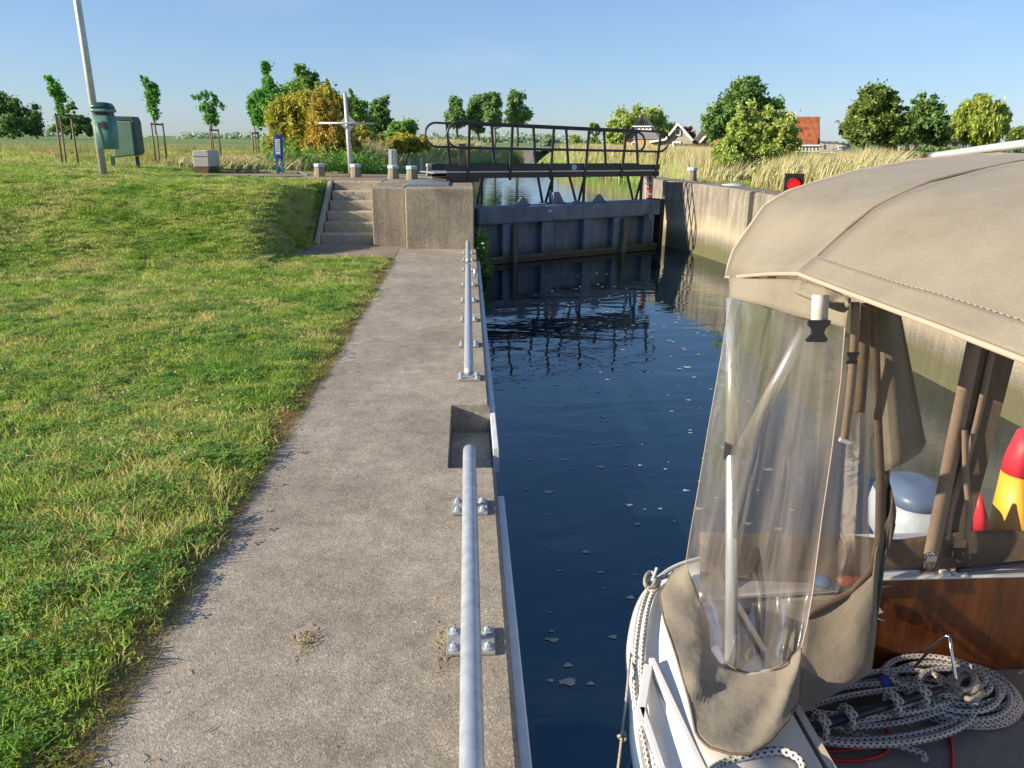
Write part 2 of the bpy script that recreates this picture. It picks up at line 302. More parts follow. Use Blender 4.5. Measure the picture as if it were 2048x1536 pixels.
# ---------------------------------------------------------------- mesh builder
class MB:
    def __init__(s): s.v = []; s.f = []; s.uv = {}; s.n = 0
    def add(s, vs, fs):
        o = len(s.v); s.v += [tuple(v) for v in vs]; s.f += [tuple(i+o for i in f) for f in fs]; return o
    def box(s, a, b, rot=None, piv=None):
        x0, y0, z0 = a; x1, y1, z1 = b
        vs = [Vector(p) for p in [(x0,y0,z0),(x1,y0,z0),(x1,y1,z0),(x0,y1,z0),(x0,y0,z1),(x1,y0,z1),(x1,y1,z1),(x0,y1,z1)]]
        if rot is not None:
            c = Vector(piv) if piv is not None else (vs[0]+vs[6])/2
            vs = [c+rot@(v-c) for v in vs]
        s.add(vs, [(0,3,2,1),(4,5,6,7),(0,1,5,4),(1,2,6,5),(2,3,7,6),(3,0,4,7)]); return s
    def bar(s, p, q, w_, h_, up=(0,0,1)):                 # rectangular bar from p to q
        p, q = Vector(p), Vector(q); d = (q-p).normalized(); up = Vector(up)
        if abs(d.dot(up)) > .98: up = Vector((1,0,0))
        sx = d.cross(up).normalized()*w_/2; sy = sx.cross(d).normalized()*h_/2
        vs = [p-sx-sy,p+sx-sy,p+sx+sy,p-sx+sy,q-sx-sy,q+sx-sy,q+sx+sy,q-sx+sy]
        s.add(vs, [(0,1,2,3),(7,6,5,4),(0,4,5,1),(1,5,6,2),(2,6,7,3),(3,7,4,0)]); return s
    def cyl(s, p, q, r0, r1=None, n=12, caps=True):
        r1 = r0 if r1 is None else r1; return s.tube([p, q], [r0, r1], n, caps)
    def tube(s, path, r, n=10, caps=True, closed=False):
        P = [Vector(p) for p in path]; k = len(P); rr = r if isinstance(r, (list, tuple)) else [r]*k
        T = [((P[(i+1) % k] if (closed or i < k-1) else P[i])-(P[(i-1) % k] if (closed or i > 0) else P[i])).normalized() for i in range(k)]
        up = Vector((0,0,1)) if abs(T[0].z) < .9 else Vector((1,0,0))
        nx = T[0].cross(up).normalized(); o = len(s.v); L_ = 0
        for i in range(k):
            if i: 
                L_ += (P[i]-P[i-1]).length
                nx = (nx-T[i]*nx.dot(T[i])).normalized()
            ny = T[i].cross(nx)
            for j in range(n):
                a = 2*math.pi*j/n; s.v.append(tuple(P[i]+(nx*math.cos(a)+ny*math.sin(a))*rr[i]))
            if i: 
                for j in range(n):
                    f = (o+(i-1)*n+j, o+(i-1)*n+(j+1) % n, o+i*n+(j+1) % n, o+i*n+j)
                    L0 = L_-(P[i]-P[i-1]).length
                    s.uv[len(s.f)] = [(L0, j/n), (L0, (j+1)/n), (L_, (j+1)/n), (L_, j/n)]; s.f.append(f)
        if closed:
            for j in range(n): s.f.append((o+(k-1)*n+j, o+(k-1)*n+(j+1) % n, o+(j+1) % n, o+j))
        elif caps:
            s.f.append(tuple(o+j for j in range(n))[::-1]); s.f.append(tuple(o+(k-1)*n+j for j in range(n)))
        return s
    def prism(s, poly, d):                                # polygon (3d points) extruded by vector d
        P = [Vector(p) for p in poly]; d = Vector(d); n = len(P)
        s.add(P+[p+d for p in P], [tuple(range(n))[::-1], tuple(range(n, 2*n))]+[(i, (i+1) % n, n+(i+1) % n, n+i) for i in range(n)]); return s
    def lathe(s, c, prof, n=20, sx=1, sy=1):
        c = Vector(c); k = len(prof); vs = [c+Vector((r*sx*math.cos(2*math.pi*j/n), r*sy*math.sin(2*math.pi*j/n), z)) for r, z in prof for j in range(n)]
        fs = [(i*n+j, i*n+(j+1) % n, (i+1)*n+(j+1) % n, (i+1)*n+j) for i in range(k-1) for j in range(n)]
        s.add(vs, fs+[tuple(range(n))[::-1], tuple(range((k-1)*n, k*n))]); return s
    def grid(s, G):                                       # G[rows][cols] of points
        nr, nc = len(G), len(G[0]); s.add([p for r_ in G for p in r_], [(i*nc+j, i*nc+j+1, (i+1)*nc+j+1, (i+1)*nc+j) for i in range(nr-1) for j in range(nc-1)]); return s
    def build(s, name, material, parent=None, smooth=False, bevel=0, solid=0, label=None, fix=False):
        me = bpy.data.meshes.new(name); off = Vector(parent['_o']) if parent is not None and '_o' in parent else Vector((0,0,0))
        me.from_pydata([(x-off.x, y-off.y, z-off.z) for x, y, z in s.v], [], s.f)
        if s.uv:
            ul = me.uv_layers.new(name='UVMap'); dat = np.zeros((len(me.loops), 2), 'f')
            for p in me.polygons:
                if p.index in s.uv:
                    for k_, li in enumerate(p.loop_indices): dat[li] = s.uv[p.index][k_]
            ul.data.foreach_set('uv', dat.ravel())
        me.materials.append(material)
        if smooth:
            me.polygons.foreach_set('use_smooth', [len(p.vertices) <= 4 for p in me.polygons])
        me.update()
        if fix:
            import bmesh
            b = bmesh.new(); b.from_mesh(me); bmesh.ops.recalc_face_normals(b, faces=b.faces); b.to_mesh(me); b.free()
        o = bpy.data.objects.new(name, me); COL.objects.link(o)
        if parent is not None: o.parent = parent; 
        o['_o'] = tuple(off)
        if label: o['label'] = label
        if solid: md = o.modifiers.new('solid', 'SOLIDIFY'); md.thickness = solid; md.offset = 0
        if bevel: md = o.modifiers.new('bevel', 'BEVEL'); md.width = bevel; md.segments = 2; md.limit_method = 'ANGLE'; md.angle_limit = R(40)
        return o
def thing(name, label, cat, loc=(0,0,0), group=None):
    o = bpy.data.objects.new(name, None); COL.objects.link(o); o.location = loc; o.empty_display_size = .2
    o['label'] = label; o['category'] = cat; o['_o'] = tuple(loc)
    if group: o['group'] = group
    return o
def tag(o, label=None, cat=None, group=None, kind=None):
    for k_, v_ in (('label', label), ('category', cat), ('group', group), ('kind', kind)):
        if v_: o[k_] = v_
    return o
def kids(o): return [c for c in bpy.data.objects if c.parent == o]
def dup(root, loc, label, rotz=0, scale=None):
    def cp(o, par):
        c = o.copy(); COL.objects.link(c); c.parent = par
        for ch in kids(o): cp(ch, c)
        return c
    src = kids(root); r_ = root.copy(); COL.objects.link(r_); r_.location = loc; r_.rotation_euler = (0,0,rotz)
    if scale: r_.scale = scale
    r_['label'] = label
    for ch in src: cp(ch, r_)
    return r_
def interp(path, n):
    P = np.array([tuple(p) for p in path], float); d = np.r_[0, np.cumsum(np.linalg.norm(np.diff(P, axis=0), axis=1))]
    t = np.linspace(0, d[-1], n); return np.stack([np.interp(t, d, P[:, i]) for i in range(P.shape[1])], 1)
def smooth_path(path, n=60):                              # Catmull-Rom
    P = [Vector(p) for p in path]; P = [P[0]*2-P[1]]+P+[P[-1]*2-P[-2]]; out = []; segs = len(P)-3; per = max(2, n//segs)
    for i in range(segs):
        a, b, c, d = P[i:i+4]
        for k_ in range(per):
            t = k_/per; out.append(.5*((2*b)+(c-a)*t+(2*a-5*b+4*c-d)*t*t+(3*b-a-3*c+d)*t**3))
    out.append(P[-2]); return out
def ss(x, a, b):
    t = np.clip((x-a)/(b-a), 0, 1); return t*t*(3-2*t)

# ---------------------------------------------------------------- terrain
WL = -.45; U = .93
RW = [(4.42,-14),(4.42,7.5),(4.62,9.5),(4.80,11.4),(4.82,12.6),(4.72,13.9),(4.56,14.9),(4.25,16.2),(3.98,17.3),(4.05,18.2),(4.6,19.2)]   # right wall face in plan
rw = np.array(RW)
def shoreL(y): return np.interp(y, [-50,17.2,17.6,19,23,26,34,50,66,78], [.12,.12,-1.2,-2.4,-2.3,-1.4,-1.6,-1.4,1.5,5.6])
def shoreR(y): return np.interp(y, [-50,18.4,19.2,22,26,36,48,60,72,78], [4.5,4.4,5.0,5.3,6.2,9.0,8.8,7.6,6.8,6.0])
def fbm(x, y, s=1, seed=0):
    r_ = np.random.default_rng(seed); h = 0
    for k_ in range(6):
        a = r_.uniform(0, 6.28); f_ = s*(1.7**k_); ph = r_.uniform(0, 6.28, 2)
        h = h+np.sin((x*math.cos(a)+y*math.sin(a))*f_+ph[0])*np.cos((y*math.cos(a)-x*math.sin(a))*f_*.8+ph[1])/(1.5**k_)
    return h*.4
def hland(x, y):
    x = np.asarray(x, float); y = np.asarray(y, float)
    t = ss(x, -4.6, -2.75)
    T2 = ss(x, -15, -3.0); y0 = 4.5+5.3*T2; y1 = 13.5+0*t
    h = .03+.90*ss(y, y0, y1)
    flat = ((x > -2.72)) & (y < 14.6)
    h = np.where(flat, np.minimum(h, .02+.9*ss(y, 13.0, 14.6)), h)
    bank = ss(x, -3.25, -2.60)*ss(y, 9.8, 11.3)*(1-ss(y, 13.3, 13.8)); h = h*(1-bank)+bank*np.clip((y-12.7)/1.7, .02, 1)*.9
    h = h+.028*fbm(x, y, 1.1, 3)*ss(-x, 1.4, 2.4)*(1-ss(y, 13, 14.5)*ss(x, -6, -4.5))
    h = h+.10*ss(-x, 4, 9)*ss(y, 12.5, 14.5)*(1-ss(y, 17.5, 20))
    h = h-.25*ss(y, 18.3, 20.5)*ss(-x, 6.5, 8.5)*(1-ss(y, 24, 32))+.10*ss(y, 45, 160)
    h = h-.025*ss(x, -1.32, -1.12)*(y < 11.2)
    return h
def hterr(x, y):
    x = np.asarray(x, float); y = np.asarray(y, float)
    h = hland(x, y)
    sl = shoreL(y); sr = shoreR(y)
    # left canal bank beyond the path
    bankL = ss(x, sl-2.6, sl+.6)*ss(y, 17.3, 18.2)*(1-ss(y, 78, 80))
    hl = h*(1-bankL)-1.6*bankL
    hr = .80+.06*fbm(x, y, .9, 5)-.15*ss(y, 20, 30)*(1-ss(x, 18, 24))
    bR = 1-ss(x, sr-.6, sr+2.2)
    hr = np.where((y > 18.3) & (y < 80), hr*(1-bR)-1.6*bR, hr)
    wx = np.interp(y, rw[:,1], rw[:,0])
    mid = (sl+sr)/2
    out = np.where(x < mid, hl, hr)
    out = np.where((y > 79), np.where(x < 0, h, .80), out)
    ch = (y <= 17.4) & (x > .05) & (x < wx+.25); out = np.where(ch, -2.2, out)
    ch2 = (y > 17.4) & (y < 18.4) & (x > sl+.5) & (x < wx+.25); out = np.where(ch2, -2.2, out)
    # under the quay, landing, head block and steps
    out = np.where((x > -1.09) & (x <= .05) & (y < 12.35), -.5, out)
    out = np.where((x > -2.53) & (x <= .05) & (y > 11.25) & (y < 14.45), -.5, out)
    out = np.where((x > -1.5) & (x <= .05) & (y >= 14.45) & (y < 17.2), .5, out)
    return out
xs = np.unique(np.round(np.r_[-1500,-900,-500,-300,-200,np.arange(-140,-30,5),np.arange(-30,-12,1),np.arange(-12,-3,.22),np.arange(-3,-1.3,.1),-1.3,-1.2,-1.12,-1.07,-.9,-.4,0,.12,.5,1,2,3,3.8,np.arange(4.2,6,.2),np.arange(6,16,.5),np.arange(16,60,3),np.arange(60,200,12),300,500,900,1500], 3))
ys = np.unique(np.round(np.r_[-60,-30,-15,-8,-4,-1,np.arange(0,11,.25),np.arange(11,19,.11),np.arange(19,30,.4),np.arange(30,84,1.5),np.arange(84,200,8),260,350,500,800,1500,3000], 3))
XX, YY = np.meshgrid(xs, ys); ZZ = hterr(XX, YY)
mb = MB(); nc = len(xs)
mb.v = list(zip(XX.ravel().tolist(), YY.ravel().tolist(), ZZ.ravel().tolist()))
mb.f = [(i*nc+j, i*nc+j+1, (i+1)*nc+j+1, (i+1)*nc+j) for i in range(len(ys)-1) for j in range(nc-1)]
def ground_mat():
    mt, nt, p, o = nodes('ground_soil_and_grass'); Lk = nt.links.new
    geo = N(nt, 'ShaderNodeNewGeometry'); pos = geo.outputs['Position']
    a = N(nt, 'ShaderNodeTexNoise', Scale=1.1, Detail=8, Roughness=.65); Lk(pos, a.inputs['Vector'])
    b = N(nt, 'ShaderNodeTexNoise', Scale=32, Detail=6, Roughness=.7); Lk(pos, b.inputs['Vector'])
    f_ = N(nt, 'ShaderNodeTexNoise', Scale=.03, Detail=4); mpf = N(nt, 'ShaderNodeMapping'); mpf.inputs['Scale'].default_value = (.5, 3, 1); Lk(pos, mpf.inputs[0]); Lk(mpf.outputs[0], f_.inputs['Vector'])
    gn = ramp(nt, [(.3, (.17, .25, .04)), (.5, (.25, .33, .065)), (.62, (.32, .34, .11)), (.75, (.37, .31, .14))], a.outputs[0])
    fine = ramp(nt, [(.3, g(.45)), (.7, g(1.35))], b.outputs[0])
    m1 = N(nt, 'ShaderNodeMixRGB', blend_type='MULTIPLY'); m1.inputs[0].default_value = 1; Lk(gn.outputs[0], m1.inputs[1]); Lk(fine.outputs[0], m1.inputs[2])
    # bare soil along the quay edge and on the worn bank and around the pole
    sx = N(nt, 'ShaderNodeSeparateXYZ'); Lk(pos, sx.inputs[0])
    at = N(nt, 'ShaderNodeAttribute', attribute_name='soil')
    so_ = N(nt, 'ShaderNodeMixRGB'); so_.inputs[1].default_value = (.15, .115, .08, 1); so_.inputs[2].default_value = (.30, .24, .17, 1); Lk(b.outputs[0], so_.inputs[0])
    m2 = N(nt, 'ShaderNodeMixRGB'); Lk(at.outputs['Fac'], m2.inputs[0]); Lk(m1.outputs[0], m2.inputs[1]); Lk(so_.outputs[0], m2.inputs[2])
    fld = ramp(nt, [(.3, (.13, .20, .07)), (.6, (.18, .25, .095)), (.8, (.25, .26, .12))], f_.outputs[0])
    far = N(nt, 'ShaderNodeMapRange', **{'From Min': 32, 'From Max': 60}); Lk(sx.outputs[1], far.inputs[0])
    m3 = N(nt, 'ShaderNodeMixRGB'); Lk(far.outputs[0], m3.inputs[0]); Lk(m2.outputs[0], m3.inputs[1]); Lk(fld.outputs[0], m3.inputs[2])
    Lk(m3.outputs[0], p.inputs['Base Color']); p.inputs['Roughness'].default_value = .95; p.inputs['Specular IOR Level'].default_value = .15
    bp = N(nt, 'ShaderNodeBump', Strength=.9, Distance=.03); Lk(b.outputs[0], bp.inputs['Height']); Lk(bp.outputs[0], p.inputs['Normal'])
    return mt
gr = mb.build('ground', ground_mat(), smooth=True); tag(gr, kind='structure')
def soilmask(x, y):
    e = fbm(x*3, y*3, 1, 9)
    edge = np.clip(1-(np.abs(x+1.13)-.0-.05*np.clip(e, -.5, 1)-.03*(y < 4))/.06, 0, 1)*(x < -1.05)*(y < 11.2)
    bank = ss(x, -3.4, -2.9)*(1-ss(x, -2.5, -2.4))*ss(y, 11.15, 11.8)*(1-ss(y, 13.2, 13.8))*.6
    pole = np.exp(-(((x+6.9)/1.3)**2+((y-14.9)/.55)**2))*1.1
    p2 = np.exp(-(((x+1.6)/.5)**2+((y-11.0)/.25)**2))*.6
    return np.clip(np.maximum.reduce([edge, bank*(.55+.5*e), pole*(.7+.5*e), p2*(.5+e)]), 0, 1)
at_ = gr.data.attributes.new('soil', 'FLOAT', 'POINT'); at_.data.foreach_set('value', soilmask(XX, YY).ravel().astype('f'))

# upper brick path
def flat_sheet(name, pts, z, m_, kind='structure', th=.02):
    b = MB(); b.prism([(x, y, z-th) for x, y in pts], (0, 0, th)); o = b.build(name, m_, fix=True); tag(o, kind=kind); return o
M_brick = concrete('worn_paving', (.33, .235, .17), (.24, .17, .125), .35, .5)
flat_sheet('path', [(-1.56,14.62),(-1.56,17.1),(-3.4,17.15),(-6.5,17.5),(-6.2,16.1),(-3.6,15.2),(-2.55,14.62)], .945, M_brick, th=.25)

# ---------------------------------------------------------------- water
def water_mat():
    mt, nt, p, o = nodes('canal_water'); Lk = nt.links.new
    geo = N(nt, 'ShaderNodeNewGeometry'); pos = geo.outputs['Position']
    mp_ = N(nt, 'ShaderNodeMapping'); mp_.inputs['Scale'].default_value = (.8, 1.5, 1); Lk(pos, mp_.inputs[0])
    a = N(nt, 'ShaderNodeTexNoise', Scale=1.1, Detail=2, Roughness=.5, Distortion=.6); Lk(mp_.outputs[0], a.inputs['Vector'])
    b = N(nt, 'ShaderNodeTexNoise', Scale=7, Detail=2, Roughness=.5); Lk(mp_.outputs[0], b.inputs['Vector'])
    b1 = N(nt, 'ShaderNodeBump', Strength=.36, Distance=.03); Lk(a.outputs[0], b1.inputs['Height'])
    b2 = N(nt, 'ShaderNodeBump', Strength=.18, Distance=.006); Lk(b.outputs[0], b2.inputs['Height']); Lk(b1.outputs[0], b2.inputs['Normal'])
    Lk(b2.outputs[0], p.inputs['Normal'])
    p.inputs['Specular Tint'].default_value = (.44, .82, 1.0, 1); p.inputs['Base Color'].default_value = (.003, .009, .015, 1); p.inputs['Roughness'].default_value = .012; p.inputs['IOR'].default_value = 1.9
    return mt
M_water = water_mat()
o = MB().grid([[(x, y, WL) for x in (-60, -2.45, 20, 60)] for y in (-14, 5, 12, 30, 84)]).build('water', M_water); tag(o, kind='structure')

# ---------------------------------------------------------------- quay
def section(poly, y0, y1, b):                             # (x,z) profile extruded along Y
    b.prism([(x, y0, z) for x, z in poly], (0, y1-y0, 0))
b = MB()
Y0, Y1 = -14, 12.3
prof = [(-.12,-2.2),(.14,-2.2),(.14,-.022),(.122,0),(-.12,0)]
prof = [(-1.135,-.5),(-.12,-.5),(-.12,-2.2),(.14,-2.2),(.14,-.022),(.122,0),(-1.135,0)]
section(prof, Y0, 3.74, b); section(prof, 4.76, Y1, b)
section([(-1.135,-.5),(-.12,-.5),(-.12,-2.2),(.14,-2.2),(.14,-.225),(.122,-.205),(-.12,-.205),(-.12,0),(-1.135,0)], 3.74, 4.76, b)
quay = b.build('quay', M_path, fix=True); tag(quay, kind='structure')
o = flat_sheet('recess_floor', [(-.115,3.745),(.135,3.745),(.135,4.755),(-.115,4.755)], -.199, M_pale, th=.003)
# landing slab at the foot of the steps
o = flat_sheet('landing_slab', [(-2.62,11.35),(-1.14,11.22),(-1.105,11.22),(-1.105,12.3),(-1.0,12.3),(-1.0,12.55),(-1.55,12.55),(-1.56,13.0),(-2.56,13.3)], .004, concrete('landing_concrete', (.31,.255,.195), (.20,.16,.12), .3), th=.2)

# head wall block
hw = thing('head_wall', 'weathered concrete block at the lock mouth beside the steps', 'concrete wall', (-.4,13.5,0))
b = MB(); b.box((-.99,12.3,-2.2),(.105,15.2,.955)); b.build('wall_block', M_wall, hw, bevel=.02)
b = MB(); b.box((-1.55,12.56,-2.2),(-1.005,15.2,.945)); b.build('wall_block', M_wall, hw, bevel=.02)
b = MB(); b.box((-1.0062,12.48,-.1),(-.9885,12.55,.93)); b.box((-1.566,12.86,-.1),(-1.5515,12.93,.93)); b.build('mortar_joint', M_joint, hw)
b = MB(); b.box((-1.55,15.2,-2.2),(.12,17.3,.95)); b.build('wall_block', M_wall, hw, bevel=.02)

# steps
st = thing('concrete_steps', 'six concrete steps climbing beside the lock head wall', 'steps', (-2.05,13,0))
y_f = [12.94,13.26,13.57,13.86,14.14,14.42]; 
for i in range(6):
    z1 = (i+1)*.157; x0 = -2.47+.004*i
    z0 = -.4 if i == 0 else i*.157+.0
    yb = y_f[i+1]+.02 if i < 5 else 14.7
    b = MB(); b.box((x0,y_f[i],z0-.05 if i else -.3),(-1.567,yb,z1)); b.build('step', M_step, st, bevel=.022)
b = MB(); b.prism([(-2.56,12.78,-.3),(-2.56,14.65,-.3),(-2.56,14.65,.94),(-2.56,14.4,.94),(-2.56,12.92,.13),(-2.56,12.78,.04)],(.085,0,0)); b.build('cheek_wall', M_pale, st, bevel=.02, fix=True)

# grating on the block
gp = [atZ(802,374,.962), atZ(905,374,.962), atZ(889,359,.962), atZ(832,359,.962)]
gt = thing('steel_grating', 'galvanised slotted grating on top of the head wall before the walkway', 'grating', (-.75,13.5,.955))
x0, x1 = -1.0, -.34; gy0, gy1 = 12.75, 14.35
for i in range(17):
    x = x0+(x1-x0)*i/16
    b = MB(); b.box((x,gy0,.956),(x+.017,gy1,.985)); b.build('grating_bar', M_white if False else M_galv, gt)
for i in range(6):
    y = gy0+(gy1-gy0)*i/5; b = MB(); b.box((x0-.02,y,.958),(x1+.04,y+.02,.976)); b.build('cross_bar', M_galv2, gt)

# ---------------------------------------------------------------- mooring rails
def hexb(b, x, y, z, r=.013):
    b.lathe((x,y,z), [(r*1.6,0),(r*1.6,.003)], 12); b.lathe((x,y,z+.003), [(r,0),(r,.010),(r*.8,.013)], 6); b.lathe((x,y,z+.0155), [(r*.45,0),(r*.45,.008)], 8)
def mooring_rail(label, ya, yb, plates):
    t = thing('mooring_rail', label, 'mooring rail', (0,(ya+yb)/2,0), 'galvanised mooring rails on the quay edge')
    zc, r_ = .155, .0335
    b = MB(); n_ = 40; path = [(0,ya-.028,zc),(0,ya-.024,zc),(0,ya-.012,zc),(0,ya,zc)]+[(0,ya+(yb-ya)*k_/n_,zc) for k_ in range(1,n_)]+[(0,yb,zc),(0,yb+.015,zc),(0,yb+.03,zc),(0,yb+.034,zc)]
    rr = [.004,.016,.028,r_]+[r_]*(n_-1)+[r_,.028,.014,.003]
    b.tube(path, rr, 22); b.build('tube', M_galv, t, smooth=True)
    for y in plates:
        b = MB(); b.box((-.085,y-.075,.003),(.085,y+.075,.015)); pl = b.build('base_plate', M_galv2, t, bevel=.002)
        b = MB(); b.box((-.03,y-.006,.015),(.03,y+.006,zc-.025)); b.build('bracket', M_galv, t)
        for sx in (-1,1):
            for sy in (-1,1):
                b = MB(); hexb(b, sx*.06, y+sy*.045, .0155); b.build('bolt', M_galv, t)
    return t
mooring_rail('nearest galvanised mooring rail running out of the bottom of the picture', -1.6, 3.62, [-.8,.4,1.25,2.25,3.27])
mooring_rail('long middle mooring rail beyond the recess in the quay', 5.02, 9.62, [5.35,6.29,7.23,8.15,9.08])
mooring_rail('short far mooring rail ending at the head wall', 10.05, 11.95, [10.2,11.05,11.75])
# small vertical mooring pins beside the far rail
t = thing('mooring_bollard', 'small twin pin steel cleat between the middle and far mooring rails', 'cleat', (.09,9.75,0))
b = MB(); b.box((.055,9.62,.003),(.13,9.9,.012)); b.build('base_plate', M_galv2, t)
for y in (9.68,9.84): b = MB(); b.cyl((.09,y,.0125),(.09,y,.085),.016,.02,10); b.build('pin', M_galv, t, smooth=True)
# guard strips on the wall face
for i, (a, c, lab) in enumerate([(-6,3.52,'nearest white plastic guard plank along the quay face'),(4.15,9.0,'middle white guard plank on the quay face beside the long rail'),(9.15,11.4,'farthest white guard plank on the quay face by the head wall')]):
    b = MB(); b.prism([(.142,a,-.10),(.185,a,-.10),(.185,a+.04,-.055),(.142,a+.04,-.045)] , (0,0,0)) if False else None
    b = MB(); b.prism([(.143,a,-.22),(.178,a,-.22),(.178,a,-.066),(.174,a,-.06),(.143,a,-.06)],(0,c-a,0)); o = b.build('guard_plank', M_white, bevel=.002, fix=True); tag(o, lab, 'guard plank', 'white guard planks on the quay face')

# ---------------------------------------------------------------- right lock wall, built as panels
wallR = thing('lock_wall', 'long weathered concrete lock wall on the far side of the water', 'lock wall', (4.6,12,0))
TOPZ = .905
def wall_panel(pts, name='wall_panel', th=.55, top=TOPZ, m_=M_rwall, gap=.0):
    P = [Vector((x,y,0)) for x,y in pts]; nrm = []
    for i in range(len(P)):
        d = (P[min(i+1,len(P)-1)]-P[max(i-1,0)]).normalized(); nrm.append(Vector((d.y,-d.x,0)))
    b = MB(); G = []
    for p, n_ in zip(P, nrm):
        G.append([p+Vector((0,0,-2.2)), p+Vector((0,0,-.1)), p+Vector((0,0,top-.03)), p+n_*.03+Vector((0,0,top)), p+n_*th+Vector((0,0,top)), p+n_*th+Vector((0,0,.3))])
    b.grid(G); k_ = len(G[0]); b.f.append(tuple(range(k_))[::-1]); b.f.append(tuple((len(G)-1)*k_+i for i in range(k_)))
    return b.build(name, m_, wallR, fix=True, smooth=False)
def sub(y0, y1, n=8):
    yy = np.linspace(y0, y1, n); return [(float(np.interp(y, rw[:,1], rw[:,0])), float(y)) for y in yy]
wall_panel(sub(-14,3.2,3)); wall_panel(sub(3.23,7.4,3)); wall_panel(sub(7.43,11.25,8))
wall_panel([(x+.10,y) for x,y in sub(11.38,11.62,3)]); wall_panel(sub(11.75,12.7,4))
wall_panel([(x+.16,y) for x,y in sub(12.71,12.87,3)]); wall_panel(sub(12.88,18.1,22))
if 0: b = MB(); b.tube([(4.70,13.82,.35),(4.715,13.8,-.2),(4.72,13.8,-.7)], .025, 8); b.build('drain_pipe', M_galv2, wallR, smooth=True)
# gauge board by the gate
t = thing('gauge_board', 'red and white water gauge board at the far end of the gate', 'gauge board', (3.95,16.4,0))
for k_ in range(6):
    z0_ = -.25+k_*.22; b = MB(); b.box((3.80,16.3,z0_),(3.95,16.33,z0_+.218)); b.build('gauge_panel', M_signw, t)
    b = MB(); b.box((3.86,16.292,z0_+.02),(3.91,16.298,z0_+.2)); b.build('gauge_mark', M_redp, t)
    b = MB(); b.box((3.82,16.292,z0_+.09),(3.8598,16.298,z0_+.13)); b.build('gauge_mark', M_redp, t)

# ---------------------------------------------------------------- lock gate with walkway
gate = thing('lock_gate', 'slate grey steel lock gate carrying a black railed walkway', 'lock gate', (2,14.6,0))
G0 = Vector((.135,13.52,0)); G1 = Vector((3.93,15.73,0)); gd = (G1-G0).normalized(); gn = Vector((gd.y,-gd.x,0)); GL = (G1-G0).length
def gp_(s_, out, z): p = G0+gd*s_+gn*out; return Vector((p.x,p.y,z))
def gbox(s0, s1, o0, o1, z0, z1, name, m_, bevel=.008):
    b = MB(); b.prism([gp_(s0,o0,z0),gp_(s1,o0,z0),gp_(s1,o1,z0),gp_(s0,o1,z0)],(0,0,z1-z0)); return b.build(name, m_, gate, bevel=bevel, fix=True)
def gs(px, v=450): return online(px, G0, G1, v)*GL
gt_ = .545
gbox(0,GL,-.30,-.06,-2.0,gt_-.305,'skin_plate',M_gate)
gbox(0,GL,-.32,.10,gt_-.30,gt_,'top_beam',M_gate,.03)
gbox(0,GL,-.058,.085,-.42,-.33,'bottom_flange',M_gate,.01); gbox(.0,GL,-.058,.06,-2,-.421,'lower_skin',M_timber,.01)
for a, c in [(1080,1102),(1163,1182),(1283,1303)]:
    gbox(gs(a),gs(c),-.058,.075,-.328,gt_-.302,'stiffener',M_gate)
for a, c in [(1001,1028),(1222,1245)]:
    s0_, s1_ = gs(a), gs(c); gbox(s0_,s1_-(s1_-s0_)*.42,-.058,.08,-.328,gt_-.302,'stiffener',M_gate); gbox(s1_-(s1_-s0_)*.40,s1_,-.056,.17,-1.2,gt_-.34,'fender_timber',M_timber,.015)
gbox(.0,.06,-.05,.09,-1.2,gt_-.302,'heel_post',M_gate)
gbox(GL+.001,GL+.10,-.33,.115,-1.6,gt_+.02,'mitre_post',M_black,.01)
for a, c in [(1031,1064),(1187,1214)]:
    s0_, s1_ = gs(a,405), gs(c,405); mid = (s0_+s1_)/2; b = MB()
    b.prism([gp_(s0_,-.06,gt_+.001),gp_(s1_,-.06,gt_+.001),gp_(mid+.05,-.06,gt_+.13),gp_(mid+.02,-.06,gt_+.155),gp_(mid-.02,-.06,gt_+.155),gp_(mid-.05,-.06,gt_+.13)], gn*.035)
    b.build('lifting_lug', M_gate, gate, bevel=.004, fix=True)
s0_ = gs(1112,400); b = MB()
for q in (0,.30): b.prism([gp_(s0_+q,-.1,gt_+.001),gp_(s0_+q+.02,-.1,gt_+.001),gp_(s0_+q+.02,-.3,gt_+.001),gp_(s0_+q,-.3,gt_+.001)][::-1],(0,0,.02))
b.prism([gp_(s0_,-.12,gt_+.001),gp_(s0_+.30,-.12,gt_+.001),gp_(s0_+.16,-.12,gt_+.22),gp_(s0_-.01,-.12,gt_+.22)], gn*-.02)
b.prism([gp_(s0_-.03,-.02,gt_+.001),gp_(s0_+.02,-.02,gt_+.001),gp_(s0_-.005,-.02,gt_+.22),gp_(s0_-.045,-.02,gt_+.22)], gn*-.16)
b.build('guide_wedge', M_gate, gate, fix=True)
# walkway
A = Vector((-.36,13.88,0)); B = Vector((3.86,15.55,0)); wd = (B-A).normalized(); wnn = Vector((wd.y,-wd.x,0)); WLn = (B-A).length
WZ = 1.14
def wp(s_, out, z): p = A+wd*s_+wnn*out; return Vector((p.x,p.y,z))
def wbox(s0, s1, o0, o1, z0, z1, name, m_, bevel=.004):
    b = MB(); b.prism([wp(s0,o0,z0),wp(s1,o0,z0),wp(s1,o1,z0),wp(s0,o1,z0)],(0,0,z1-z0)); return b.build(name, m_, gate, bevel=bevel, fix=True)
Wd = .78
wbox(-.02,WLn+.02,-.006,.0,WZ-.115,WZ-.012,'side_beam',M_black); wbox(-.02,WLn+.02,-Wd,-Wd+.006,WZ-.115,WZ-.012,'side_beam',M_black)
wbox(-.25,WLn,-Wd+.007,-.007,WZ-.03,WZ-.012,'deck_grating',M_galv2)
wbox(-.0,WLn,.001,.010,WZ-.008,WZ+.002,'deck_edge',M_galv)
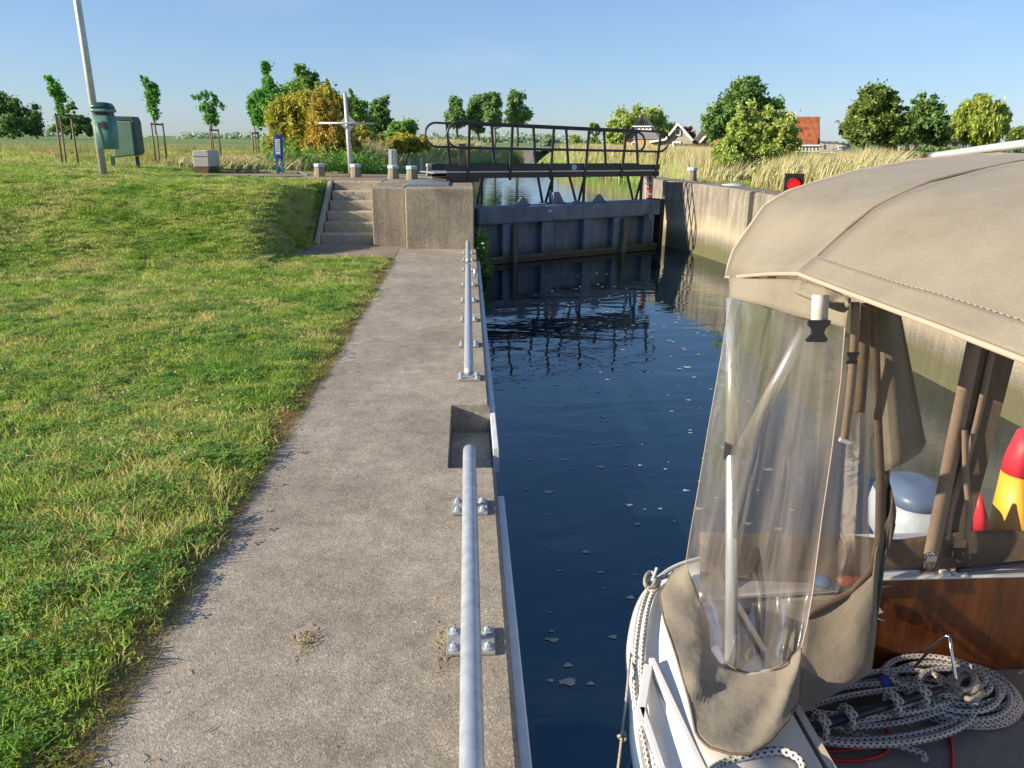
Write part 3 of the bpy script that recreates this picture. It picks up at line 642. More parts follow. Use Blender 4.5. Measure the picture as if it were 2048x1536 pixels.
wbox(-.02,WLn+.02,-.002,.004,WZ+.006,WZ+.115,'toe_board',M_black); wbox(-.02,WLn,-Wd,-Wd+.006,WZ+.006,WZ+.115,'toe_board',M_black)
wbox(-.02,.62,-.75,.0,.956,WZ-.116,'pedestal',M_black)
def ws(px, off=0, v=345):
    P_ = A+wnn*off; Q_ = B+wnn*off; return online(px, P_, Q_, v)*WLn
def hz(s_): return 1.985+(1.875-1.985)*s_/WLn
def railing(off, lean, pxs, l0, l1, side):
    rt = bpy.data.objects.new('railing', None)
    b = MB(); top = []; 
    def pt(s_, fr):                                      # fr 0 at deck .. 1 at handrail
        z = WZ-.05+(hz(s_)-(WZ-.05))*fr; return wp(s_, off+lean*fr, z)
    def loop(s_end, sgn):
        c_t, c_b = pt(s_end, 1), pt(s_end, .52); c = (c_t+c_b)/2; ra = (c_t-c_b).length/2; upv = (c_t-c_b).normalized(); side_ = wd*sgn
        return [c+upv*ra*math.cos(a)+side_*ra*math.sin(a) for a in np.linspace(0, math.pi, 13)]
    path = [pt(s_, 1) for s_ in np.linspace(l0, l1, 12)]+loop(l1, 1)[1:]+[pt(s_, .52) for s_ in np.linspace(l1, l0, 12)]+loop(l0, -1)[::-1][1:-1]
    b.tube(path, .021, 10, closed=True); hr = b.build('handrail', M_black, gate, smooth=True)
    for px_ in pxs:
        s_ = px_; b = MB(); b.bar(pt(s_, -.12), pt(s_, .985), .028, .045, up=wd); b.build('railing_post', M_black, gate)
f_s = [ws(p) for p in (936,1020,1101,1170,1243,1311)]
railing(.01, .085, f_s, f_s[0]-.20, f_s[-1]-.0+.02, 1)
r_s = [ws(p, -Wd, 335) for p in (901,990,1073,1138,1213,1277)]
railing(-Wd-.01, -.16, r_s, r_s[0]-.22, r_s[-1]+.02, -1)
for p in (1104,1168,1283): 
    s_ = ws(p,-.05,370); b = MB(); b.bar(wp(s_,-.05,gt_+.01), wp(s_,-.05,WZ-.115), .05, .05); b.build('strut', M_black, gate)
for a, c in [((1077,358),(1086,402)),((1106,358),(1092,402)),((1140,358),(1153,402)),((1170,358),(1158,402)),((1256,358),(1267,402)),((1285,358),(1272,402)),((966,358),(955,402)),((965,358),(964,402))]:
    s0_ = ws(a[0],-.1,358); s1_ = ws(c[0],-.1,402); b = MB(); b.bar(wp(s1_,-.12,gt_+.008), wp(s0_,-.12,WZ-.116), .03, .04); b.build('strut', M_black, gate)
for c in (1089,1155,1270,958):
    s1_ = ws(c,-.1,402); b = MB(); p = wp(s1_,-.12,gt_+.004); b.box((p.x-.09,p.y-.06,gt_+.001),(p.x+.09,p.y+.06,gt_+.014)); b.build('foot_plate', M_galv2, gate)
# control cable and box on the gate end
b = MB(); b.tube(smooth_path([atY(1290,366,15.55),atY(1303,378,15.5),atY(1303,400,15.45),atY(1302,430,15.4),atY(1300,505,15.3)], 30), .008, 6); b.build('cable', M_blk, gate, smooth=True)
b = MB(); b.lathe(atY(1299,442,15.35), [(.03,0),(.045,.02),(.045,.13),(.03,.15)], 10); b.build('float_box', M_gate, gate, smooth=True)
# small emblem and label
b = MB(); c = atY(1148,342,0) if False else wp(ws(1148), .0042, WZ+.065); b.tube([c, c+wnn*.004], [.055,.055], 20); b.build('round_sticker', mat('sticker_pale_blue', (.35,.52,.66), .5), gate)
c = gp_(gs(1094,417), .102, gt_-.10); b = MB(); b.tube([c, c+gn*.003], [.022,.022], 12)
for sg in (-1,1): b.bar(c+gd*.02*sg+gn*.002, c+gd*.055*sg+gn*.002+Vector((0,0,.012*sg)), .012, .003, up=gn)
b.build('emblem', M_signw, gate)
# black post standing at the near end of the walkway
o = MB().box((-.16,14.72,.956),(-.03,14.86,1.62)).build('steel_post', M_black, bevel=.01); tag(o, 'square black steel post standing behind the walkway railing on the head wall', 'post')

# weeds on the wall at the gate hinge
def leaf_cluster(name, centers, n, spread, size, m_, parent=None, elong=2.2, seed=1, vert=0.0, kind=None):
    r_ = np.random.default_rng(seed); C_ = np.array([tuple(c) for c in centers]); idx = r_.integers(0, len(C_), n)
    P = C_[idx]+r_.normal(0, 1, (n,3))*np.array(spread)
    return leaf_mesh(name, P, size, m_, parent, elong, r_, vert)
def leaf_mesh(name, P, size, m_, parent=None, elong=1.8, r_=rng, vert=0.0, upbias=.35, sizes=None):
    n = len(P); nrm = r_.normal(0, 1, (n,3)); nrm[:,2] += upbias*2; nrm /= np.linalg.norm(nrm, axis=1, keepdims=True)
    t = r_.normal(0, 1, (n,3)); t[:,2] = t[:,2]*(1-vert)-vert*3; t -= nrm*np.sum(t*nrm, 1, keepdims=True); t /= np.linalg.norm(t, axis=1, keepdims=True)
    s_ = np.cross(nrm, t); sz = (size*r_.uniform(.6,1.35,n) if sizes is None else sizes)[:,None]
    a = P-t*sz*elong*.5; c = P+t*sz*elong*.5; bb = P+s_*sz*.5+nrm*sz*.1; d = P-s_*sz*.5+nrm*sz*.1
    V = np.stack([a,bb,c,d],1).reshape(-1,3)
    off = np.array(parent['_o']) if parent is not None else np.zeros(3); V = V-off
    me = bpy.data.meshes.new(name); me.vertices.add(4*n); me.vertices.foreach_set('co', V.astype('f').ravel())
    me.loops.add(4*n); me.loops.foreach_set('vertex_index', np.arange(4*n, dtype='i'))
    me.polygons.add(n); me.polygons.foreach_set('loop_start', np.arange(0,4*n,4, dtype='i')); me.update(calc_edges=True); me.materials.append(m_)
    o = bpy.data.objects.new(name, me); COL.objects.link(o); o['_o'] = tuple(off)
    if parent is not None: o.parent = parent
    return o
o = leaf_cluster('wall_weed', [(.22,12.5,-.1),(.26,12.45,-.25),(.3,12.3,-.35),(.22,12.5,.12)], 420, (.06,.1,.1), .035, LF_herb, elong=3, seed=5); tag(o, 'leafy weed rooted in the wall below the gate hinge', 'weed')

# ---------------------------------------------------------------- bollards
def bollard(x, y, z, label, proto=None, top=.30, sc=1):
    if proto is not None: return dup(proto, (x,y,z), label)
    t = thing('bollard', label, 'bollard', (x,y,z), 'small concrete mooring bollards with pale caps')
    b = MB(); b.lathe((x,y,z-.1), [(.13,0),(.122,.1),(.095,.30)], 8); b.build('post', M_bol, t, bevel=.008)
    b = MB(); b.lathe((x,y,z+.202), [(.104,0),(.11,.015),(.11,.06),(.095,.07)], 8); b.build('cap', M_bolcap, t, bevel=.006)
    return t
bp = atZ(640,354,.94); bl = bollard(bp.x,bp.y,.93,'leftmost small concrete bollard with pale cap, beside the reeds')
for px_, v_, lab in [(712,355,'concrete bollard just right of the foot of the cross pole'),(787,358,'concrete bollard below the white notice board'),(824,360,'concrete bollard between the notice board and the head wall grating'),(863,353,'concrete bollard nearest the left end of the walkway')]:
    p = atZ(px_,v_,.94); bollard(p.x,p.y,.93,lab,bl)
p = atZ(1383,361,.9); t = bollard(p.x,p.y,.90,'lone bollard with grey cap on the far lock wall',bl)
p = atZ(1447,372,.9); o = MB().lathe((p.x+.25,p.y+.2,.80), [(.24,0),(.24,.08),(.2,.12),(.05,.14)], 18).build('well_cap', M_bolcap, smooth=True); tag(o, 'flat round blue grey cap on the ground behind the far lock wall', 'cover')

# ---------------------------------------------------------------- signal light
p0 = atY(1590,347,11.3)
t = thing('signal_light', 'black lock signal with a lit red lamp behind the boat canopy', 'signal light', (p0.x,11.3,.9))
cx, cz = p0.x, p0.z; Rz = Matrix.Rotation(R(-14), 3, 'Z')
def sbox(x0,y0_,z0_,x1_,y1_,z1_): b = MB(); b.box((cx+x0,11.3+y0_,z0_),(cx+x1_,11.3+y1_,z1_), Rz, (cx,11.3,cz)); return b
sbox(-.14,0,cz-.66,.14,.02,cz).build('backboard', M_sig, t, bevel=.01); sbox(-.10,.021,cz-.62,.10,.14,cz-.04).build('housing', M_sig, t, bevel=.01)
for k_, mm_ in ((0,M_red),(1,M_lensoff)):
    zc = cz-.165-.30*k_; b = MB(); c = Vector((cx,11.3,zc)); dirn = Rz@Vector((0,-1,0)); b.tube([c+dirn*.002, c+dirn*.03, c+dirn*.045], [.098,.095,.05], 24); b.build('lens', mm_, t, smooth=True)
    b = MB(); G = []
    for a in np.linspace(R(-25), R(205), 18):
        e = Rz@Vector((math.cos(a),0,0))*.112+Vector((0,0,math.sin(a)*.112)); G.append([c+e+dirn*.001, c+e*1.03+dirn*(.05+.12*max(0,math.sin(a*.78+.35)))])
    b.grid(G); b.build('visor', M_sig, t, solid=.006, smooth=True)
b = MB(); b.cyl((cx,11.42,.6),(cx,11.42,cz-.6),.035,n=10); b.build('post', M_sig, t)

# ---------------------------------------------------------------- left bank furniture
PX, PY, PZ = -6.94, 15.3, 1.0
o = MB().tube([(PX,PY,.85),(PX,PY,3.2),(PX-.02,PY,8.2)], [.066,.064,.05], 16).build('lamp_pole', M_pole, smooth=True); tag(o, 'tall galvanised pole with a green litter bin strapped to it', 'pole')
t = thing('litter_bin', 'pale green litter bin with dark lid strapped to the tall pole', 'litter bin', (PX+.12,PY-.2,1.4))
bx, by = atY(213,265,PY-.2).x, PY-.2
b = MB(); n_ = 20
def sq(r_, z, c, k_=4, ax=1, ay=1):                         # superellipse ring
    out = []
    for j in range(24):
        a = 2*math.pi*j/24; ca, sa = math.cos(a), math.sin(a)
        out.append(Vector((c[0]+r_*ax*math.copysign(abs(ca)**(2/k_), ca), c[1]+r_*ay*math.copysign(abs(sa)**(2/k_), sa), z)))
    return out
def rings(b, L_):
    o_ = len(b.v); n_ = len(L_[0])
    for r_ in L_: b.v += [tuple(p) for p in r_]
    for i in range(len(L_)-1):
        for j in range(n_): b.f.append((o_+i*n_+j, o_+i*n_+(j+1) % n_, o_+(i+1)*n_+(j+1) % n_, o_+(i+1)*n_+j))
    b.f.append(tuple(o_+j for j in range(n_))[::-1]); b.f.append(tuple(o_+(len(L_)-1)*n_+j for j in range(n_)))
z_b, z_t = atY(210,298,PY).z, atY(210,232,PY).z
rings(b, [sq(0.137,z_b,(bx,by)), sq(0.156,z_b+.02,(bx,by)), sq(0.179,z_t,(bx,by))]); b.build('bin_body', M_wbin, t, smooth=True)
b = MB(); rings(b, [sq(0.152,z_t+.001,(bx,by)), sq(0.152,z_t+.06,(bx,by))]); b.build('bin_opening', M_blk, t)
b = MB(); rings(b, [sq(0.186,z_t+.062,(bx,by)), sq(0.190,z_t+.075,(bx,by)), sq(0.190,z_t+.11,(bx,by)), sq(0.182,z_t+.115,(bx,by))]); b.build('bin_rim', M_wbin, t, smooth=True)
b = MB(); rings(b, [sq(0.179,z_t+.1155,(bx,by)), sq(0.167,z_t+.18,(bx,by)), sq(0.129,z_t+.22,(bx,by)), sq(0.046,z_t+.235,(bx,by))]); b.build('bin_lid', M_wbin2, t, smooth=True)
b = MB(); b.tube([(bx+.06,by-.181,z_t-.17),(bx+.06,by-.187,z_t-.17)], [.075,.075], 24); b.build('round_badge', mat('badge_brown', (.06,.035,.025), .5), t)
b = MB(); b.tube([(bx+.06,by-.1875,z_t-.17),(bx+.06,by-.190,z_t-.17)], [.052,.052], 24); b.box((bx+.045,by-.194,z_t-.225),(bx+.075,by-.1905,z_t-.115)); b.build('badge_figure', mat('badge_dark', (.03,.02,.02), .5), t)
b = MB(); b.tube([(bx-.10,by-.181,z_b+.03),(bx-.104,by-.186,z_t-.13),(bx-.085,by-.187,z_t-.11),(bx-.02,by-.187,z_t-.11)], .006, 6); b.build('door_seam', M_contd, t)
# leaning green container on two legs
p = atZ(250,342,.95)
t = thing('waste_hopper', 'dark framed green waste hopper on two legs behind the litter bin', 'waste container', (p.x,17.2,.93))
Yc = 17.0; cL = atY(226,315,Yc); tl = atY(232,242,Yc); tr_ = atY(262,236,Yc); cR = atY(270,310,Yc)
b = MB(); b.prism([cL, cR, atY(262,242,Yc), tl],(0,.3,0)); b.build('hopper_body', M_cont, t, bevel=.02, fix=True)
b = MB(); b.prism([atY(268,312,Yc+.02), atY(277,306,Yc+.02), atY(269,243,Yc+.02), atY(264,233,Yc+.02), atY(228,232,Yc+.02), atY(228,241.5,Yc+.02), atY(261.5,241.5,Yc+.02)],(0,.34,0)); b.build('hopper_frame', M_contd, t, bevel=.015, fix=True)
for x_, x2 in ((225,228),(274,278)):
    b = MB(); b.bar(atY(x_,312,Yc+.25), atY(x2,344,Yc+.25), .06, .06); b.build('leg', M_contd, t)
# grey utility cabinet
t = thing('utility_cabinet', 'faceted grey cabinet with sloping top and brown plinth on the lawn', 'cabinet', atZ(408,346,.95))
Yb = 16.9; q = lambda x,y: atY(x,y,Yb)
b = MB(); b.prism([q(387,334),q(384,311),q(386,300.5),q(415,300.5),q(417,311),q(418,334)],(.06,.55,0)); b.build('cabinet_body', M_box, t, bevel=.015, fix=True)
b = MB(); b.prism([q(389,347),q(388,334.5),q(417,334.5),q(416,347)],(.05,.5,0)); b.build('plinth', M_boxb, t, fix=True)
b = MB(); b.box((q(384,311).x-.006,Yb-.012,q(384,311).z-.01),(q(416,311).x,Yb-.001,q(384,311).z)); b.build('lid_seam', M_galv2, t)
# low rail
t = thing('low_rail', 'knee high grey rail along the far edge of the lawn', 'rail', atZ(520,350,.93))
pa, pb, pc = atY(432,338,17.4), atY(600,343,16.95), atY(616,350,16.4)
b = MB(); b.bar(pa,pb,.05,.03); b.bar(pb,pc,.05,.03); b.build('top_rail', mat('dull_rail_grey', (.15,.145,.13), .7), t)
for k_ in range(5):
    p = pa.lerp(pb, .02+.24*k_); b = MB(); b.box((p.x-.02,p.y-.02,.75),(p.x+.02,p.y+.02,p.z-.018)); b.build('leg', M_black, t)
# blue information sign
t = thing('information_sign', 'tall narrow blue information board on two posts by the golden willow', 'sign', atZ(558,348,.93))
Ys = 17.0; e = lambda x,y,d=0: atY(x,y,Ys-d)
for a, c in ((549,553.5),(560,564)):
    b = MB(); b.prism([e(a+3,346),e(c+3,346),e(c,270),e(a,270)],(0,.05,0)); b.build('post', M_blue, t, fix=True)
b = MB(); b.prism([e(548,318,.02),e(563,318,.02),e(561,268.5,.02),e(546.5,268.5,.02)],(0,.03,0)); b.build('board', M_blue, t, fix=True)
b = MB(); b.prism([e(551.5,308,.024),e(560.5,308,.024),e(559.5,278.5,.024),e(550,278.5,.024)],(0,.003,0)); b.build('notice_sheet', M_signw, t, fix=True)
b = MB()
for k_ in range(8):
    y_ = 281+k_*3.1; b.prism([e(552,y_+1,.026),e(559,y_+1,.026),e(558.8,y_,.026),e(551.8,y_,.026)],(0,.0015,0))
b.prism([e(552,276.5,.026),e(559.5,276.5,.026),e(559,270.5,.026),e(551,270.5,.026)],(0,.0015,0)); b.prism([e(553,316,.026),e(561.5,316,.026),e(561,311,.026),e(552.5,311,.026)],(0,.0015,0))
b.build('printed_lines', M_navy, t, fix=True)
# white notice board
t = thing('notice_board', 'small white board seen from behind on a post among the bollards', 'sign', atZ(787,354,.93))
Yn = 16.4; e2 = lambda x,y: atY(x,y,Yn)
b = MB(); b.prism([e2(777,333),e2(794,334),e2(793,299),e2(776.5,298)],(0,.02,0)); b.build('board', M_signw, t, fix=True)
for a in (783,788.5): b = MB(); b.prism([e2(a,334),e2(a+1.4,334),e2(a+1,299),e2(a-.4,299)],(0,-.02,0)); b.build('channel', M_galv2, t, fix=True)
b = MB(); b.cyl(e2(783,345)+Vector((0,.03,-.1)), e2(784,320)+Vector((0,.03,0)), .02); b.build('post', M_pole, t)
# cross shaped pole
t = thing('cross_pole', 'leaning silver pole with a level crossbar and a diamond plate behind it', 'sign pole', atZ(703,355,.93))
Yp = 16.0; pb_, pt_ = atY(703,358,Yp), atY(690,187,Yp)
b = MB(); b.tube([pb_, pt_], [.050,.038], 14); b.build('pole', M_pole, t, smooth=True)
cA, cB = atY(638,246,Yp-.08), atY(749,247,Yp-.08); b = MB(); b.tube([cA, cB], .020, 12); b.build('crossbar', M_pole, t, smooth=True)
b = MB(); c4 = [atY(x_,y_,Yp+.08) for x_,y_ in ((696,228),(713,246),(696,263),(678,246))]; b.prism(c4,(0,.012,0)); b.build('diamond_plate', M_galv2, t, fix=True)
b = MB(); b.cyl(atY(696,246,Yp-.05), atY(696,246,Yp+.07), .035); b.build('clamp', M_pole, t)
# thin mooring stakes in the reeds
for x_, y_, y2, lab in ((744,347,330,'short grey stake in the water edge behind the second bollard'),(818,338,318,'thin stake in the reed edge left of the small covered boat'),(842,342,316,'thin stake in the reed edge nearest the small covered boat')):
    a = atY(x_,y_+6,24); c = atY(x_,y2,24); o = MB().cyl(a, c, .04, n=8).build('mooring_stake', M_pole); tag(o, lab, 'stake', 'thin stakes at the reed edge')
# covered rowing boat beyond
t = thing('covered_rowing_boat', 'small dark rowing boat under a grey cover beyond the left end of the walkway', 'rowing boat', (-1.2,27,-.45))
b = MB(); G = []
for k_ in range(9):
    s_ = k_/8; wv = .62*math.sin(math.pi*(.12+.80*s_))**.6; cy = 24.5+4*s_; cxx = -1.15-.2*s_
    G.append([Vector((cxx+wv*a, cy, WL-.1+.5*abs(a)**2+.12*s_*s_)) for a in np.linspace(-1,1,9)])
b.grid(G); b.build('hull', M_cement, t, solid=.03, smooth=True)
b = MB(); G = [[Vector((p.x, p.y, WL+.46+.22*math.cos(a*math.pi/2)+.1*(i/8)**2)) for p, a in zip(r_, np.linspace(-1,1,9))] for i, r_ in enumerate(G)]; b.grid(G); b.build('cover', M_tarp, t, solid=.01, smooth=True)

# ---------------------------------------------------------------- trees
def tree(name, label, Y, ells, m_, n=3000, leaf=.22, trunk=None, base_z=.8, group=None, cat='tree', bark=M_bark, seed=1, droop=0, sub_r=.24, trunk_r=None, depth=1.0, clusters=None, elong=1.8, shell=.5, strand=0, limbs=6, cr_name='crown', split=1):
    r_ = np.random.default_rng(seed); mpp = Y/FPX*1.03
    E = []
    for cx_, cy_, rx_, ry_ in ells:
        c = atY(cx_, cy_, Y); E.append((c.x, c.y, c.z, rx_*mpp, rx_*mpp*depth, ry_*mpp))
    E = np.array(E); vol = E[:,3]*E[:,4]*E[:,5]; area = (E[:,3]*E[:,5])
    bx_ = trunk if trunk is not None else np.mean([e_[0] for e_ in ells]); bp_ = atY(bx_, 300, Y); base = Vector((bp_.x, Y, base_z))
    t = thing(name, label, cat, base, group)
    K = int((clusters or int(40+len(ells)*10))*1.7); pr = area/area.sum(); idx = r_.choice(len(E), K, p=pr)
    d = r_.normal(0,1,(K,3)); d /= np.linalg.norm(d,axis=1,keepdims=True); rad = r_.uniform(0,1,(K,1))**shell
    Cc = E[idx,:3]+d*rad*E[idx,3:6]*.86
    cs = sub_r*.95*np.sqrt(E[idx,3]*E[idx,5])*r_.uniform(.45,1.35,K); n = int(n*4.2); leaf = leaf*.56
    w_ = cs**2; ci = r_.choice(K, n, p=w_/w_.sum())
    q_ = r_.normal(0,1,(n,3)); q_ /= np.linalg.norm(q_,axis=1,keepdims=True); q_ *= np.abs(r_.normal(.62,.30,(n,1)))
    P = Cc[ci]+q_*cs[ci][:,None]*np.array([1,1,.75 if not droop else 1.6])
    if droop: P[:,2] -= np.abs(r_.normal(0,1,n))*cs[ci]*droop
    if strand: P = Cc[ci]+q_*cs[ci][:,None]*np.array([.55,.55,1.5])*strand; P[:,0] -= np.maximum(P[:,2]-Cc[ci][:,2],0)*.35
    st_ = r_.uniform(0,1,n) < .14; P[st_] = Cc[ci][st_]+q_[st_]*cs[ci][st_][:,None]*1.7
    P[:,2] = np.maximum(P[:,2], base_z+.05)
    leaf_mesh(cr_name, P, leaf, m_, t, elong, r_, vert=.85 if droop else 0)
    # trunk with limbs
    top = Vector((E[:,0]@pr, Y, E[:,2]@pr)); tr_ = trunk_r or max(.04, (E[:,5].max()+1)*.045)
    b = MB(); mids = [base+Vector((0,0,-.2)), base.lerp(top,.35)+Vector((r_.normal()*.1*tr_*8,0,0)), base.lerp(top,.7), top]
    b.tube(smooth_path(mids, 9), [tr_*(1.15-.75*i/9) for i in range(len(smooth_path(mids, 9)))], 8)
    for k_ in r_.choice(K, min(K, limbs), replace=False):
        s_ = base.lerp(top, r_.uniform(.45,.9)); e_ = Vector(Cc[k_]); mpt = s_.lerp(e_, .5)+Vector((0,0,-(e_-s_).length*.08)); b.tube([s_, mpt, e_], [tr_*.42, tr_*.28, tr_*.08], 5)
    b.build('trunk', bark, t, smooth=True)
    return t
FARG = 'trees on the far horizon'
tree('field_tree','broad dark tree at the far left edge of the field',120,[(-5,225,35,38),(40,232,28,34),(60,238,26,30),(20,250,50,22),(10,205,20,22)],LF_dark,6500,.42,trunk=30,sub_r=.26,seed=2,clusters=110)
tree('field_tree','round topped dark tree behind the first young tree and the bin',130,[(146,216,16,12),(150,248,30,20),(125,252,22,18),(170,258,22,14),(100,262,12,8)],LF_dark,3600,.40,trunk=145,seed=3,clusters=80)
tree('columnar_poplar','ragged dark poplar leaning left behind the golden willow',30,[(533,150,13,24),(524,200,16,20),(545,185,16,30),(520,235,14,22),(550,225,24,40)],LF_young,5200,.15,trunk=548,seed=4,clusters=60,base_z=.6,depth=.7,strand=1.0,sub_r=.3)
tree('alder_tree','dark green tree rising above the golden willow',32,[(605,150,16,26),(620,175,30,30),(600,200,38,40),(632,150,7,18),(650,215,34,40)],LF_mid,5200,.15,trunk=610,seed=5,clusters=90,base_z=.4)
tree('golden_willow','big orange yellow willow bush behind the blue information board',25,[(640,235,52,50),(585,250,46,55),(665,270,55,55),(610,290,66,45),(560,285,32,48),(690,300,44,40),(645,190,34,26),(690,225,30,34),(600,330,66,26)],LF_will,26000,.085,trunk=640,seed=6,clusters=230,strand=1.1,sub_r=.22,base_z=.0,elong=3,limbs=30,bark=M_barkl,shell=.45)
tree('golden_willow','small orange willow crown in front of the larger yellow one',23.5,[(655,240,34,46),(668,290,42,44),(630,285,30,36),(640,210,18,22)],LF_gold,9000,.075,trunk=655,seed=7,clusters=90,strand=1.1,sub_r=.24,base_z=.0,elong=3,limbs=24,bark=M_barkl)
tree('alder_tree','dark tree just right of the top of the cross pole',36,[(710,215,26,30),(722,240,26,30),(700,250,28,40),(702,185,9,8)],LF_mid,4200,.17,trunk=712,seed=8,clusters=80,base_z=.3)
tree('alder_tree','darkest rounded tree right of the cross pole',40,[(757,220,22,26),(762,240,22,26),(752,250,20,30),(768,205,12,14)],LF_dark,3600,.18,trunk=756,seed=9,clusters=70,base_z=.3)
tree('willow_shrub','dark green shrub row end beside the walkway loop',38,[(812,262,28,18),(795,258,18,14),(826,256,12,14),(790,275,20,14)],LF_mid,2600,.16,trunk=810,seed=10,base_z=.0,cat='shrub')
tree('willow_shrub','low golden willow shrub left of the walkway loop',30,[(800,288,34,18),(840,292,24,16),(770,295,22,18),(820,275,18,8)],LF_will,6500,.10,trunk=806,seed=11,base_z=-.2,cat='shrub',elong=2.6,clusters=90)
tree('willow_shrub','low yellow green shrub right of the cross pole',29,[(730,300,30,28),(755,290,20,22),(720,270,20,20)],LF_will,5200,.10,trunk=735,seed=12,base_z=-.2,cat='shrub',elong=2.6,clusters=70)
PG = 'four poplars beyond the walkway'
tree('poplar','leftmost of the four tall poplars beyond the walkway',92,[(914,215,17,20),(913,236,21,20),(908,250,17,10)],LF_pop,2600,.38,trunk=916,seed=13,group=PG,limbs=9,trunk_r=.16)
tree('poplar','second poplar from the left, narrow and partly hidden by its neighbour',94,[(952,210,16,20),(950,235,20,22),(956,258,14,10)],LF_pop,2400,.38,trunk=958,seed=14,group=PG,limbs=9,trunk_r=.16)
tree('poplar','third poplar from the left, the palest of the four',90,[(984,200,19,20),(986,225,20,24),(990,248,14,10)],LF_pop,2600,.36,trunk=989,seed=15,group=PG,limbs=12,bark=M_barkl,trunk_r=.16)
tree('poplar','rightmost and fullest of the four tall poplars',92,[(1032,200,19,22),(1036,225,25,24),(1030,243,22,10)],LF_pop,3000,.38,trunk=1034,seed=16,group=PG,limbs=9,trunk_r=.16)
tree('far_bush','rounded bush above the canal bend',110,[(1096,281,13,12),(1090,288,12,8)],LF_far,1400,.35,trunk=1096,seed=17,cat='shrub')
tree('small_tree','little bright tree behind the reeds right of the canal bend',80,[(1149,280,9,12),(1147,290,9,8)],LF_lime,900,.28,trunk=1149,seed=18)
tree('pollard_willow','pollard willow with a knotted head left of the black roofed house',70,[(1188,252,10,7),(1181,262,6,8),(1196,262,6,8),(1188,285,11,10)],LF_mid,1400,.22,trunk=1189,seed=19,trunk_r=.26,bark=M_barkl)
tree('round_tree','broad bright green tree behind the black roofed house',82,[(1245,250,34,26),(1290,240,40,26),(1325,255,26,24),(1225,268,22,22),(1268,270,50,24),(1330,275,18,16)],LF_lime,9000,.34,trunk=1270,seed=20,clusters=150)
tree('copper_tree','small dark copper leaved tree behind the wooden gabled house',80,[(1375,262,10,9),(1382,270,9,8)],LF_copper,900,.25,trunk=1377,seed=21)
tree('great_tree','tallest dark tree on the right bank behind the shrub',46,[(1492,190,36,34),(1470,215,46,36),(1530,215,36,36),(1440,245,38,34),(1500,250,60,40),(1555,250,26,26),(1500,172,24,18)],LF_dark,13000,.24,trunk=1495,seed=22,clusters=200)
tree('poplar','wispy poplar top beside the red tiled roof',60,[(1562,235,12,18),(1575,250,10,14)],LF_mid,900,.22,trunk=1565,seed=23)
tree('elder_shrub','big light green shrub growing at the wall between the reeds',19.5,[(1495,225,26,22),(1490,262,40,34),(1545,265,46,40),(1465,310,46,42),(1520,320,50,46),(1570,295,32,34),(1455,345,36,26),(1500,350,40,22),(1530,228,20,22)],LF_lime,26000,.085,trunk=1500,seed=24,clusters=260,sub_r=.2,base_z=.6,cat='shrub',limbs=14)
tree('chestnut_tree','broad chestnut tree with browning leaves, left of the two dark trees',50,[(1755,205,38,36),(1735,250,44,40),(1785,245,36,40),(1712,265,26,28),(1770,275,60,22),(1760,182,22,16)],LF_chest,12000,.26,trunk=1765,seed=25,clusters=190)
tree('maple_tree','dark tree between the chestnut and the weeping willow',54,[(1848,212,24,26),(1860,245,34,34),(1830,260,26,28),(1878,265,22,26)],LF_dark,7500,.26,trunk=1850,seed=26,clusters=120)
tree('weeping_willow','yellow green weeping willow at the right edge of the skyline',50,[(1960,215,38,26),(1935,235,32,26),(1990,230,32,26),(1962,250,52,28),(1915,255,18,22),(2008,240,16,22)],LF_wwil,15000,.14,trunk=1962,seed=27,clusters=230,droop=1.0,sub_r=.16,elong=4)
tree('hedge_bush','dark hedge by the fence at the right edge',48,[(2010,305,46,14),(1900,300,30,8),(1850,297,24,6)],LF_dark,2600,.2,trunk=2010,seed=28,cat='shrub')
tree('field_tree','dark thorn bush at the right picture edge beside the barn roof',70,[(2040,270,28,14)],LF_chest,900,.3,trunk=2040,seed=29,cat='shrub')
# distant treeline as one wood
b_pts = []; r_ = np.random.default_rng(40)
for (x0_,x1_,h_,Yf) in [(0,120,7,260),(190,300,3,300),(370,500,10,230),(500,560,10,230),(860,1120,14,240),(700,860,12,230),(1040,1200,9,300),(1200,1420,8,260),(1600,1720,6,300),(1700,2048,10,300)]:
    for px_ in np.arange(x0_, x1_, 4):
        hh = h_*(.55+.6*abs(math.sin(px_*.11)+.5*math.sin(px_*.37)))*r_.uniform(.7,1.2); c = atY(px_, 280, Yf)
        k_ = 34; P = np.stack([c.x+r_.normal(0,.9,k_), Yf+r_.normal(0,2,k_), .6+r_.uniform(0,1,k_)*hh*Yf/FPX], 1); b_pts.append(P)
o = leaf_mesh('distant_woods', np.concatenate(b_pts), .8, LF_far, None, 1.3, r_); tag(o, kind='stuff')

# young staked trees
def young(label, Y, crown, stakes_px, tpx, seed, slabel, base_z, ytop):
    t = tree('young_tree', label, Y, crown, LF_young, 1700, .085, trunk=tpx, base_z=base_z, group='young staked trees on the meadow', seed=seed, clusters=30, sub_r=.34, trunk_r=.03, bark=M_barkl, limbs=16, depth=.8, elong=2, strand=.85)
    s = thing('tree_stakes', slabel, 'tree stakes', (atY(tpx,290,Y).x, Y+.05, base_z), 'timber stakes of the young trees')
    tops = []
    for (xt, yt, xb) in stakes_px:
        a = atY(xt, yt, Y+.05); c = atY(xb, 300, Y+.05); c.z = base_z-.1; b = MB(); b.cyl(c, a, .035, .03, 8); b.build('stake', M_woodst, s, smooth=True); tops.append(a)
    b = MB(); b.bar(tops[0]-Vector((0,.04,.05)), tops[-1]-Vector((0,.04,.05)), .015, .06); b.build('strap', M_blk, s)
